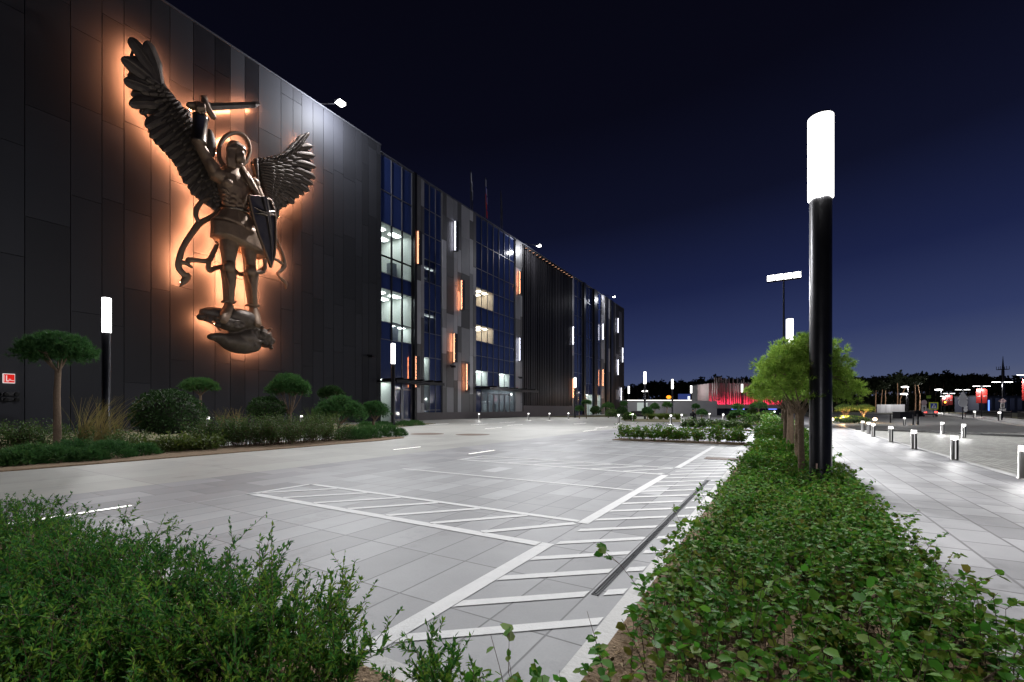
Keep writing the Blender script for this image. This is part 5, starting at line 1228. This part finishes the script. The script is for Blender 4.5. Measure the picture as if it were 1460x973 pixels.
# single road lamps
for (px,py,Z,lab) in ((1294.5,552,136,'road lamp with a wide bright head, upper one before the pine wood'),(1292.5,562,170,'road lamp with a smaller head, lower one before the pine wood'),(1342,556,150,'road lamp with an oval bright head above the crossing sign'),(924.5,558,110,'lamp with a white oval head behind the second column lamp'),(930,575,80,'low white globe lamp in front of the low grey wall'),(1000,559,120,'blurred twin floodlight in front of the pale block')):
    h=E+(HZ-py)*Z/FL; p=far(px,583,Z); t=thing('road_lamp',lab,'road lamp',(p.x,p.y,0),0,'road lamps far off'); m=MB(); m.tube([(0,0,0),(0,0,h)],[.12,.07],8); m.bar((0,0,h),(-CO*.9,-SI*.9,h+.05),.08,.08); m.build('pole',M_pole,t)
    m=MB(); m.ball((-CO*.9,-SI*.9,h),(.95*Z/140,.5*Z/140,.22*Z/140),12,7); m.build('lamp_head',G_led,t)
    if px>1250: pt((p.x-CO,p.y-SI,h-.6),5000)
# twin-arm lamps with banners along the far pavement
M_ban=surf('red_banner',(.62,.035,.03),.7,0,.1,2); M_band=surf('dark_red_banner',(.22,.02,.02),.7,0,.1,2)
def twin(px,py,label,banner=None,h=5.0,arm=1.35):
    Z=(h-E)*FL/(HZ-py); p=far(px,583,Z); t=thing('twin_lamp_post',label,'lamp post',(p.x,p.y,0),0,'twin-armed lamps along the far pavement'); m=MB(); m.tube([(0,0,0),(0,0,h)],[.075,.05],8); m.build('pole',M_pole,t)
    ax=Vector((CO,SI,0)); m=MB(); m.bar(ax*-arm+Vector((0,0,h)),ax*arm+Vector((0,0,h)),.1,.05); m.build('crossarm',M_pole,t)
    for s in (-1,1):
        m=MB(); m.bar(ax*s*.3+Vector((0,0,h-.06)),ax*s*arm+Vector((0,0,h-.06)),.14,.05); m.build('lamp_strip',G_led,t)
    if banner:
        for s in (-1,1):
            m=MB(); a,b=ax*s*.09,ax*s*.88; th=Vector((-SI,CO,0))*.012
            vs=[a-th+Vector((0,0,h-2.75)),b-th+Vector((0,0,h-2.75)),b-th+Vector((0,0,h-.5)),a-th+Vector((0,0,h-.5)),a+th+Vector((0,0,h-2.75)),b+th+Vector((0,0,h-2.75)),b+th+Vector((0,0,h-.5)),a+th+Vector((0,0,h-.5))]
            m.add(vs,[(0,1,2,3),(7,6,5,4),(0,4,5,1),(1,5,6,2),(2,6,7,3),(3,7,4,0)]); bn=m.build('banner',banner,t)
            m=MB(); c=(a+b)*.5-Vector((-SI,CO,0))*.02
            for k,(w_,z_) in enumerate(((.5,0),(.42,-.09))): m.bar(c-ax*w_/2+Vector((0,0,h-1.6+z_)),c+ax*w_/2+Vector((0,0,h-1.6+z_)),.006,.045)
            m.build('lettering',M_white,bn)
    pt((p.x,p.y-.3,h-.5),520)
    return t
twin(1469,534,'nearest twin-armed lamp post, its red banner cut by the frame edge',M_ban)
twin(1429,544.6,'twin-armed lamp post without banner, second nearest')
twin(1399.5,550.5,'twin-armed lamp post carrying two bright red banners',M_ban)
twin(1372.5,555.5,'twin-armed lamp post behind the backs of the triangular and round signs')
twin(1353,561,'twin-armed lamp post with dark red banners, right of the far traffic light',M_band)
twin(1347.5,565,'furthest twin-armed lamp post with a small dark red banner',M_band)
# lattice tower on the horizon
p=far(1430,583,190); t=thing('radio_tower','slim dark radio tower with a platform on the horizon','tower',(p.x,p.y,0)); m=MB(); H=E+75*190/FL
m.tube([(0,0,0),(0,0,H*.72),(0,0,H)],[.75,.5,.06],6); m.build('mast',M_dark,t); m=MB(); zz_=E+56*190/FL; m.lathe((0,0,zz_),[(.4,-.1),(2.0,-.1),(2.0,.05),(.4,.05)],12)
for a in range(6): m.tube([(1.9*math.cos(a),1.9*math.sin(a),zz_),(1.9*math.cos(a),1.9*math.sin(a),zz_+1.3)],.09,5)
m.build('platform',M_dark,t)
# road signs
M_sblue=surf('sign_blue',(.02,.06,.42),.5); M_sylw=surf('sign_yellow_green',(.62,.72,.05),.5); M_sgrey=surf('sign_back_grey',(.6,.61,.64),.5); M_spink=surf('sign_pale_pink',(.55,.42,.45),.5); M_sgreen=surf('sign_green',(.25,.42,.05),.6)
AX=Vector((CO,SI,0)); NX=Vector((SI,-CO,0))   # NX faces the viewer's side
def plate(m,poly,z,off,th=.03,mat=0):
    f=[AX*x+NX*(off+th)+Vector((0,0,z+y)) for x,y in poly]; b=[AX*x+NX*off+Vector((0,0,z+y)) for x,y in poly]; n=len(poly)
    m.add(f+b,[tuple(range(n)),tuple(range(2*n-1,n-1,-1))]+[(i,n+i,n+(i+1)%n,(i+1)%n) for i in range(n)],mat)
rect=lambda w_,h_:[(-w_/2,-h_/2),(w_/2,-h_/2),(w_/2,h_/2),(-w_/2,h_/2)]
circ=lambda r,n=18,sx=1:[(r*sx*math.cos(2*PI*i/n),r*math.sin(2*PI*i/n)) for i in range(n)]
def sign(px,Z,label,ptop):
    p=far(px,583,Z); t=thing('road_sign',label,'road sign',(p.x,p.y,0),0,'road signs along the far road'); m=MB(); m.tube([(0,0,0),(0,0,E+(HZ-ptop)*Z/FL)],.045,7); m.build('pole',M_pole,t); return t,lambda y:E+(HZ-y)*Z/FL
def addp(t,name,poly,z,off,mat,parent=None):
    m=MB(); plate(m,poly,z,off); return m.build(name,mat,parent or t)
t,zf=sign(1330.5,70,'blue and yellow pedestrian crossing sign above the red tail lights',573)
z=zf(579); b=addp(t,'board',rect(1.42,1.12),z,.05,M_sylw); addp(t,'blue_field',rect(1.0,.84),z,.085,M_sblue); addp(t,'white_triangle',[(-.38,-.33),(.38,-.33),(0,.36)],z,.12,M_white)
m=MB(); plate(m,circ(.055,10),z+.13,.155,.01); plate(m,[(-.05,.08),(.05,.08),(.06,-.1),(.16,-.27),(.1,-.27),(0,-.12),(-.12,-.28),(-.18,-.26),(-.06,-.06)],z,.155,.01); plate(m,[(-.16,-.02),(-.04,.08),(.14,-.03),(.12,-.06),(0,.03),(-.14,-.06)],z,.17,.01); m.build('walking_figure',M_black,t)
t,zf=sign(1317,75,'pale no-parking disc with a white arrow plate, left of the crossing sign',572); z=zf(574.5); addp(t,'disc',circ(.5),z,.05,M_spink); addp(t,'arrow_plate',rect(.8,1.15),zf(583),.05,M_white); m=MB(); plate(m,rect(.12,.55),zf(583),.085,.01); plate(m,[(-.2,0),(.2,0),(0,.25)],zf(582.2),.1,.01); m.build('arrow',M_black,t)
t,zf=sign(1323.7,95,'small plain green panel sign above the crossing sign',564); addp(t,'board',rect(.95,.62),zf(566.3),.05,M_sgreen)
t,zf=sign(1372.3,57,'grey backs of a triangular and a round sign on one pole',558); addp(t,'triangle_board',[(-.68,-.45),(.68,-.45),(.1,.5),(-.1,.5)],zf(564.6),.05,M_sgrey); addp(t,'round_board',circ(.58,22),zf(574.2),.05,M_sgrey)
t,zf=sign(1376.3,66,'two small round sign backs low behind the large triangle',580); addp(t,'round_board',circ(.3),zf(584.6),.05,M_sgrey); addp(t,'lower_round_board',circ(.26),zf(580.8),.05,M_sgrey)
t,zf=sign(1428.5,50,'pink diamond sign over a white figured plate and a small plate',569); addp(t,'diamond_board',[(-.5,0),(0,-.3),(.5,0),(0,.3)],zf(572),.05,M_spink); addp(t,'plate',rect(.46,.52),zf(578.5),.05,M_white); addp(t,'lower_plate',rect(.72,.28),zf(584.6),.05,M_white)
m=MB(); 
for y in (.12,0,-.12): plate(m,rect(.26,.05),zf(578.5)+y,.085,.008)
plate(m,rect(.05,.3),zf(578.5),.095,.008); m.build('figures',M_black,t)
# traffic light
p=far(1345.7,583,85); t=thing('traffic_light','far traffic light showing amber beside dark red banners','traffic light',(p.x,p.y,0)); m=MB(); m.tube([(0,0,0),(0,0,2.6)],.06,7); m.build('pole',M_pole,t); m=MB(); plate(m,rect(.34,.95),2.55,0,.25); m.build('housing',M_black,t); m=MB(); plate(m,circ(.2),2.6,.255,.02); m.build('lit_lamp',glow('amber_signal',(1,.36,.05),5),t)
# car seen from behind on the road
p=far(1327,583,77); hd=math.atan2(rdy,rdx)-PI/2
t=thing('parked_car','small light car seen from behind with red tail lights lit','car',(p.x,p.y,.005),hd)
M_car=surf('car_paint',(.5,.5,.52),.3,.2,.05); M_cgl=surf('car_glass',(.02,.02,.03),.08,0,.1)
def loftcar(sec,mat,name):
    m=MB(); n=len(sec[0][1]); vs=[]
    for y,pr in sec: vs+= [(x,y,z) for x,z in pr]
    fs=[(i*n+j,i*n+(j+1)%n,(i+1)*n+(j+1)%n,(i+1)*n+j) for i in range(len(sec)-1) for j in range(n)]+[tuple(reversed(range(n))),tuple(range((len(sec)-1)*n,len(sec)*n))]
    m.add(vs,fs,0,False); return m.build(name,mat,t)
def prof(w_,z0,z1): return [(-w_*.94,z0),(-w_,z0+.25),(-w_*.97,z1-.12),(-w_*.88,z1),(w_*.88,z1),(w_*.97,z1-.12),(w_,z0+.25),(w_*.94,z0)]
loftcar([(0,prof(.84,.34,.86)),(.15,prof(.88,.24,.98)),(1.2,prof(.89,.2,1.0)),(2.9,prof(.89,.2,.96)),(3.7,prof(.86,.22,.86)),(4.1,prof(.8,.3,.7))],M_car,'body')
def cab(w_,z0,z1): return [(-.84*w_,z0),(-.68*w_,z1),(.68*w_,z1),(.84*w_,z0)]
loftcar([(.2,cab(1,.97,1.02)),(.62,cab(1,.98,1.42)),(1.9,cab(1,.98,1.47)),(2.35,cab(1,.97,1.42)),(3.0,cab(.98,.955,.99))],M_car,'cabin')
m=MB(); m.add([(-.62,.30,1.09),(.62,.30,1.09),(.52,.585,1.39),(-.52,.585,1.39)],[(0,1,2,3)]); m.build('rear_window',M_cgl,t)
for s in (-1,1):
    for y in (.75,3.3):
        m=MB(); m.tube([(s*.72,y,.31),(s*.905,y,.31)],.31,16); wv=m.build('wheel',M_black,t); m=MB(); m.tube([(s*.906,y,.31),(s*.915,y,.31)],.19,12); m.build('rim',M_steel,wv)
    m=MB(); m.box(min(s*.5,s*.84),max(s*.5,s*.84),-.03,.05,.66,.88); m.build('tail_light',glow('tail_red_lit',(1,.05,.04),6) if s<0 else bpy.data.materials['tail_red_lit'],t)
m=MB(); m.box(-.26,.26,-.02,-.005,.52,.64); m.build('number_plate',M_white,t); m=MB(); m.box(-.8,.8,-.06,.1,.36,.5); m.build('bumper',M_dark,t)
# railing on the far pavement
def railing(t0,t1,off,lab):
    a=Vector((*rl(t0,off),.1)); b=Vector((*rl(t1,off),.1)); L=(b-a).length; d=(b-a)/L; t=thing('railing',lab,'railing',a,0,'thin railings of the far pavement'); m=MB()
    for z in (.15,.85): m.bar(d*0+Vector((0,0,z)),d*L+Vector((0,0,z)),.05,.05)
    m.build('rail',M_dark,t); m=MB(); k=int(L/.5)
    for i in range(k+1): m.bar(d*(L*i/k),d*(L*i/k)+Vector((0,0,.95)),.035,.035,(1,0,0))
    m.build('balusters',M_dark,t)
railing(2,34,-4.5,'thin dark railing behind the far pavement, nearer stretch'); railing(38,90,-4.5,'thin dark railing behind the far pavement, further stretch')
# low clutter across the road
def boxthing(name,lab,cat,px0,px1,y0,y1,Z,depth,mat,group=None,cap=None):
    a=far(px0,583,Z); b=far(px1,583,Z); z0=max(0,E+(HZ-y1)*Z/FL); z1=E+(HZ-y0)*Z/FL; c=(a+b)/2; W_=(b-a).length; t=thing(name,lab,cat,(c.x,c.y,0),TH,group); return t,W_,z0,z1
t,W_,z0,z1=boxthing('panel_fence','grey panel fence at the foot of the pine wood','fence',1250,1290,577,586,140,.2,M_sgrey)
m=MB(); k=14
for i in range(k): m.box(-W_/2+W_*i/k+.03,-W_/2+W_*(i+1)/k-.03,-.04,.04,0.1,z1)
m.build('panels',surf('fence_panel',(.30,.30,.32),.7,0,.1,1,island=.2),t); m=MB()
for i in range(k+1): m.box(-W_/2+W_*i/k-.05,-W_/2+W_*i/k+.05,.045,.15,0,z1+.1)
m.build('posts',M_dark,t)
for (px0,px1,y0,Z,lab) in ((1278,1296,588,62,'low dark planter block in front of the grey panel fence'),(1301,1311,586,80,'small dark planter block left of the no-parking sign')):
    t,W_,z0,z1=boxthing('planter',lab,'planter',px0,px1,y0,600,Z,1,M_dark,'dark blocks before the fence'); m=MB(); m.box(-W_/2,W_/2,-.6,.6,0,z1); m.build('box',M_dark,t); m=MB(); m.box(-W_/2-.05,W_/2+.05,-.65,.65,z1,z1+.06); m.build('rim',M_kerbd,t)
for (px,y0,y1,lab) in ((1308.5,591,606,'short thick dark post right of the lone low bollard light'),(1302,592,606,'thin dark post beside the short thick one'),(1269.5,590,603,'thin dark post behind the fourth bollard light')):
    p=at(px,y1); t=MB(); hgt=E-(y0-HZ)*(E*FL/(y1-HZ))/FL; t.lathe((p.x,p.y,0),[(.09,0),(.09,.02),(.05 if 'thin' in lab else .085,.03),(.05 if 'thin' in lab else .085,hgt),(0,hgt+.02)],10); tag(t.build('post',M_black),lab,'post','dark posts in the paved yard')
t,W_,z0,z1=boxthing('office_block','dark blue glassy block beyond the red banners','building',1378,1440,566,592,150,8,M_dark); m=MB(); m.box(-W_/2,W_/2,-4,4,0,z1); m.build('wall',surf('dusk_wall',(.03,.035,.06),.4),t); m=MB()
for i in range(6): m.box(-W_/2+W_*(i+.15)/6,-W_/2+W_*(i+.75)/6,-4.06,-4.01,1,z1-.6)
m.build('windows',M_glassb,t); m=MB(); m.box(-W_/2-.2,W_/2+.2,-4.2,4.2,z1,z1+.3); m.build('roof',M_dark,t)
m=MB(); m.box(-W_*.30,-W_*.27,-4.1,-4.07,.5,z1-1.2); m.build('blue_light',glow('blue_lit',(.12,.25,1),2.5),t)
# uplit umbrella pines at the end of the pavement
for (px,Z,rx,lab) in ((1205,43,1.0,'umbrella pine lit warm from below, first at the far end of the pavement'),(1232,44,.95,'umbrella pine lit warm from below, second at the far end of the pavement')):
    pin(px,Z,(rx*.72,.40,1.30),.07,.7,44,20,8,.16,.035,L_rose,lab=lab,group='uplit pines at the pavement end',under=.3,pr=(.3,.16),limbs=9)
    p=far(px,583,Z); pt((p.x-.25,p.y-1.1,.6),420,(1,.58,.22),.08)
ball(1212,42.3,1.5,.35,.3,900,.14,L_rose,'low shrubs under the warm-lit umbrella pines')
for (px,lab) in ((1186,'garden spotlight glowing warm by the column lamp foot'),(1219,'garden spotlight glowing warm between the two uplit pines'),(1247.5,'garden spotlight glowing warm right of the uplit pines')):
    p=at(px,603.5); t=thing('garden_spotlight',lab,'garden light',(p.x,p.y,0),0,'garden spotlights at the uplit pines'); m=MB(); m.cyl((0,0),.04,0,.28,8); m.build('stake',M_black,t); m=MB(); m.ball((0,0,.36),(.17,.17,.15),12,8); m.build('lamp_head',glow('warm_spot',(1,.74,.5),7) if px==1186 else bpy.data.materials['warm_spot'],t)
for (px,lab) in ((1200.5,'cyan-lit plate leaning in the shrubs under the first uplit pine'),(1222,'cyan-lit plate leaning in the shrubs between the uplit pines')):
    p=at(px,603.2); m=MB(); m.bar((p.x-.25,p.y,.42),(p.x+.2,p.y,.1),.1,.06); tag(m.build('light_bar',glow('cyan_lit',(.25,.8,.95),1.6) if px<1210 else bpy.data.materials['cyan_lit']),lab,'garden light','cyan garden lights')
# little lamps far on the right
for (px,py,lab) in ((1389.5,597,'far bollard light near the banner post'),(1425,601.5,'far bollard light left of the pink diamond sign foot')):
    dup(b0,at(px,py),None,lab,None,1.6)
# --- low wall with a glowing roof edge
t,W_,z0,z1=boxthing('low_pavilion','low grey pavilion with a glowing white roof edge behind the topiary','building',890,1013,572,600,80,6,M_dark)
m=MB(); m.box(-W_/2,W_/2,-2.5,2.5,0,z1); m.build('wall',surf('grey_render',(.20,.20,.215),.7,0,.15,.7),t)
m=MB(); m.box(-W_/2-.25,W_/2-4.5,-2.9,2.6,z1,z1+.14); m.build('roof',M_kerb,t); m=MB(); m.box(-W_/2-.2,W_/2-4.6,-2.96,-2.905,z1+.0,z1+.13); m.build('roof_edge_light',glow('edge_white',(1,.95,.9),2.2),t)
m=MB(); m.box(-W_/2+1.6,-W_/2+3.4,-2.62,-2.51,1.0,2.4); m.build('lit_hatch',glow('hatch_white',(.75,.85,.8),.55),t); m=MB(); m.box(-W_/2+.5,-W_/2+4.6,-2.6,-2.505,0,.95); m.build('door',M_black,t)
t,W_,z0,z1=boxthing('grey_block','pale grey block between the blurred floodlight and red pavilion','building',996,1014,549,600,96,6,M_dark); m=MB(); m.box(-W_/2,W_/2,-2,4,0,z1); m.build('wall',surf('pale_block',(.12,.12,.125),.7,0,.1,1),t); m=MB(); m.box(W_*.12,W_*.4,-2.05,-2.005,3,z1-.8); m.box(-W_*.35,-W_*.05,-2.05,-2.005,3,z1-.8); m.build('windows',M_dark,t); m=MB(); m.box(-W_/2-.1,W_/2+.1,-2.1,4.1,z1,z1+.15); m.build('roof',M_dark,t)
t,W_,z0,z1=boxthing('billboard','blue lit billboard above the low grey pavilion','billboard',967,986,562,571,112,1,M_dark); m=MB(); m.box(-W_/2,W_/2,-.1,.1,z0,z1); m.build('panel',glow('billboard_blue',(.05,.08,.30),.6),t); m=MB()
for s in (-.4,.4): m.box(W_*s-.08,W_*s+.08,.11,.25,0,z1)
m.build('posts',M_dark,t); m=MB(); m.box(W_*.2,W_*.36,-.16,-.105,z0+.2,z0+1.0); m.build('white_patch',glow('billboard_white',(.7,.8,1),2),t)
p=far(953.5,583,118); t=thing('orange_lamp','glowing orange lamp far behind the low pavilion','lamp',(p.x,p.y,0)); hgt=E+(HZ-566.5)*118/FL; m=MB(); m.tube([(0,0,0),(0,0,hgt)],.08,7); m.build('pole',M_pole,t); m=MB(); m.ball((0,0,hgt),(.62,.4,.45),12,8); m.build('lamp_head',glow('sodium',(1,.27,.02),2.6),t); pt((p.x,p.y-1,hgt-.3),700,(1,.45,.12))
# --- pavilion with red-lit fins
t,W_,z0,z1=boxthing('red_lit_pavilion','pavilion with tall dark fins glowing red along their foot','building',1012.5,1124,546,578.5,88,6,M_dark)
zb=E+(HZ-578.5)*88/FL
m=MB(); m.box(-W_/2,W_/2,.6,6,zb,z1-.1); m.box(-W_/2,W_/2,-1.5,6,zb-.55,zb-.003); m.box(-W_/2,W_/2,-1.5,-1.42,zb-.002,zb+.22); m.build('wall',surf('pavilion_wall',(.26,.2,.2),.6,.0,.15,1),t)
m=MB(); m.box(-W_/2+.2,W_/2-.2,1.5,5.8,0,zb-.56); m.build('ground_floor_glass',M_glassk,t)
for i in range(38):
    x=-W_/2+W_*(i+.3+.4*random.random())/38; m=MB(); m.box(x-.032,x+.032,-.85,-.5,zb+.02,z1+random.uniform(-.2,1.1)); m.build('fin',surf('red_fin',(.13,.10,.10),.45,.4,.1,2) if i==0 else bpy.data.materials['red_fin'],t)
m=MB(); m.box(-W_/2+.1,W_/2-.1,-.42,-.39,zb,zb+.2); m.build('light_rail',M_dark,t); m=MB(); m.add([(-W_/2+.1,-.385,zb+.02),(W_/2-.1,-.385,zb+.02),(W_/2-.1,-.385,zb+.2),(-W_/2+.1,-.385,zb+.2)],[(0,1,2,3)]); m.build('red_led',glow('red_lit_led',(1,.03,.10),130),t)
m=MB(); m.box(-W_*.18,-W_*.02,1.2,1.45,zb-.8,zb-.6); m.box(W_*.30,W_*.40,1.2,1.45,zb-.8,zb-.6); m.build('blue_light',glow('blue_soffit',(.18,.25,1),1.5),t)
# bright low light by the hedge end
p=at(1104,602); t=thing('garden_floodlight','dazzling low white light beside the dark pine trunks','garden light',(p.x,p.y,0)); m=MB(); m.cyl((0,0),.05,0,1.0,10); m.build('post',M_steel,t); m=MB(); m.ball((0,0,.42),(.22,.22,.26),12,8); m.build('lamp_head',G_bol,t); m=MB(); m.ball((0,0,1.05),(.1,.1,.1),10,7); m.build('upper_lamp',G_bol,t)
# bench, seated person with a dark jacket
p=at(1052,607); t=thing('bench','dark low bench in front of the cloud-pruned pine','bench',(p.x,p.y,0),TH*.3,'benches of the far plaza'); m=MB()
for y in (-.2,-.07,.06,.19): m.box(-.45,.45,y-.05,y+.05,.42,.47)
m.build('seat',M_black,t)
for s in (-.38,.38): m=MB(); m.box(s-.03,s+.03,-.22,.22,0,.419); m.build('leg',M_black,t)
p=at(987.5,604); PB=(p.x,p.y,0)
t=thing('bench','light bench under the seated person','bench',PB,TH,'benches of the far plaza'); m=MB(); m.box(-.9,.9,-.22,.22,.40,.46); m.build('seat',M_kerb,t)
for s in (-.75,.75): m=MB(); m.box(s-.08,s+.08,-.2,.2,0,.399); m.build('leg',M_kerb,t)
M_cloth=surf('dark_jacket',(.02,.02,.024),.85); M_skin=surf('skin',(.45,.27,.2),.6); M_jean=surf('dark_trousers',(.03,.035,.05),.85)
t=thing('person','person in dark jacket and trousers seated on the light bench','person',PB,TH)
def limbw(m,P,n=10):
    m.tube([q[:3] for q in P],[q[3] for q in P],n)
def fusew(mb,name,mat,vox,parent):
    o=mb.build(name,mat); md=o.modifiers.new('r','REMESH'); md.mode='VOXEL'; md.voxel_size=vox; md.use_smooth_shade=True; s=o.modifiers.new('s','SMOOTH'); s.iterations=3
    dg=bpy.context.evaluated_depsgraph_get(); me=bpy.data.meshes.new_from_object(o.evaluated_get(dg)); old=o.data; o.modifiers.clear(); o.data=me; bpy.data.meshes.remove(old); me.name=name; o.parent=parent
    if not me.materials: me.materials.append(mat)
    return o
m=MB(); limbw(m,[(0,.05,.50,.16),(0,.04,.62,.155),(0,0,.82,.175),(0,-.02,.96,.16),(0,-.03,1.02,.08),(0,-.05,1.10,.055)],14); m.ball((0,-.08,1.20),(.085,.10,.125),14,10); m.ball((0,-.185,1.19),(.018,.03,.025),8,6)
for s in (-1,1):
    limbw(m,[(s*.09,.02,.53,.095),(s*.11,-.2,.55,.085),(s*.13,-.42,.53,.068),(s*.13,-.46,.40,.06),(s*.13,-.44,.2,.055),(s*.13,-.42,.07,.045)]); limbw(m,[(s*.13,-.40,.05,.045),(s*.14,-.58,.035,.035)])
    limbw(m,[(s*.19,-.01,.93,.07),(s*.25,-.08,.74,.055),(s*.2,-.28,.62,.045),(s*.12,-.36,.62,.035)]); m.ball((s*.11,-.38,.62),(.035,.05,.03),8,6)
fusew(m,'body',M_cloth,.022,t)
m=MB(); m.ball((0,-.062,1.235),(.092,.103,.105),12,8); m.build('hair',M_black,t)
m=MB(); m.ball((0,-.145,1.185),(.058,.045,.085),10,8); m.build('face',M_skin,t)
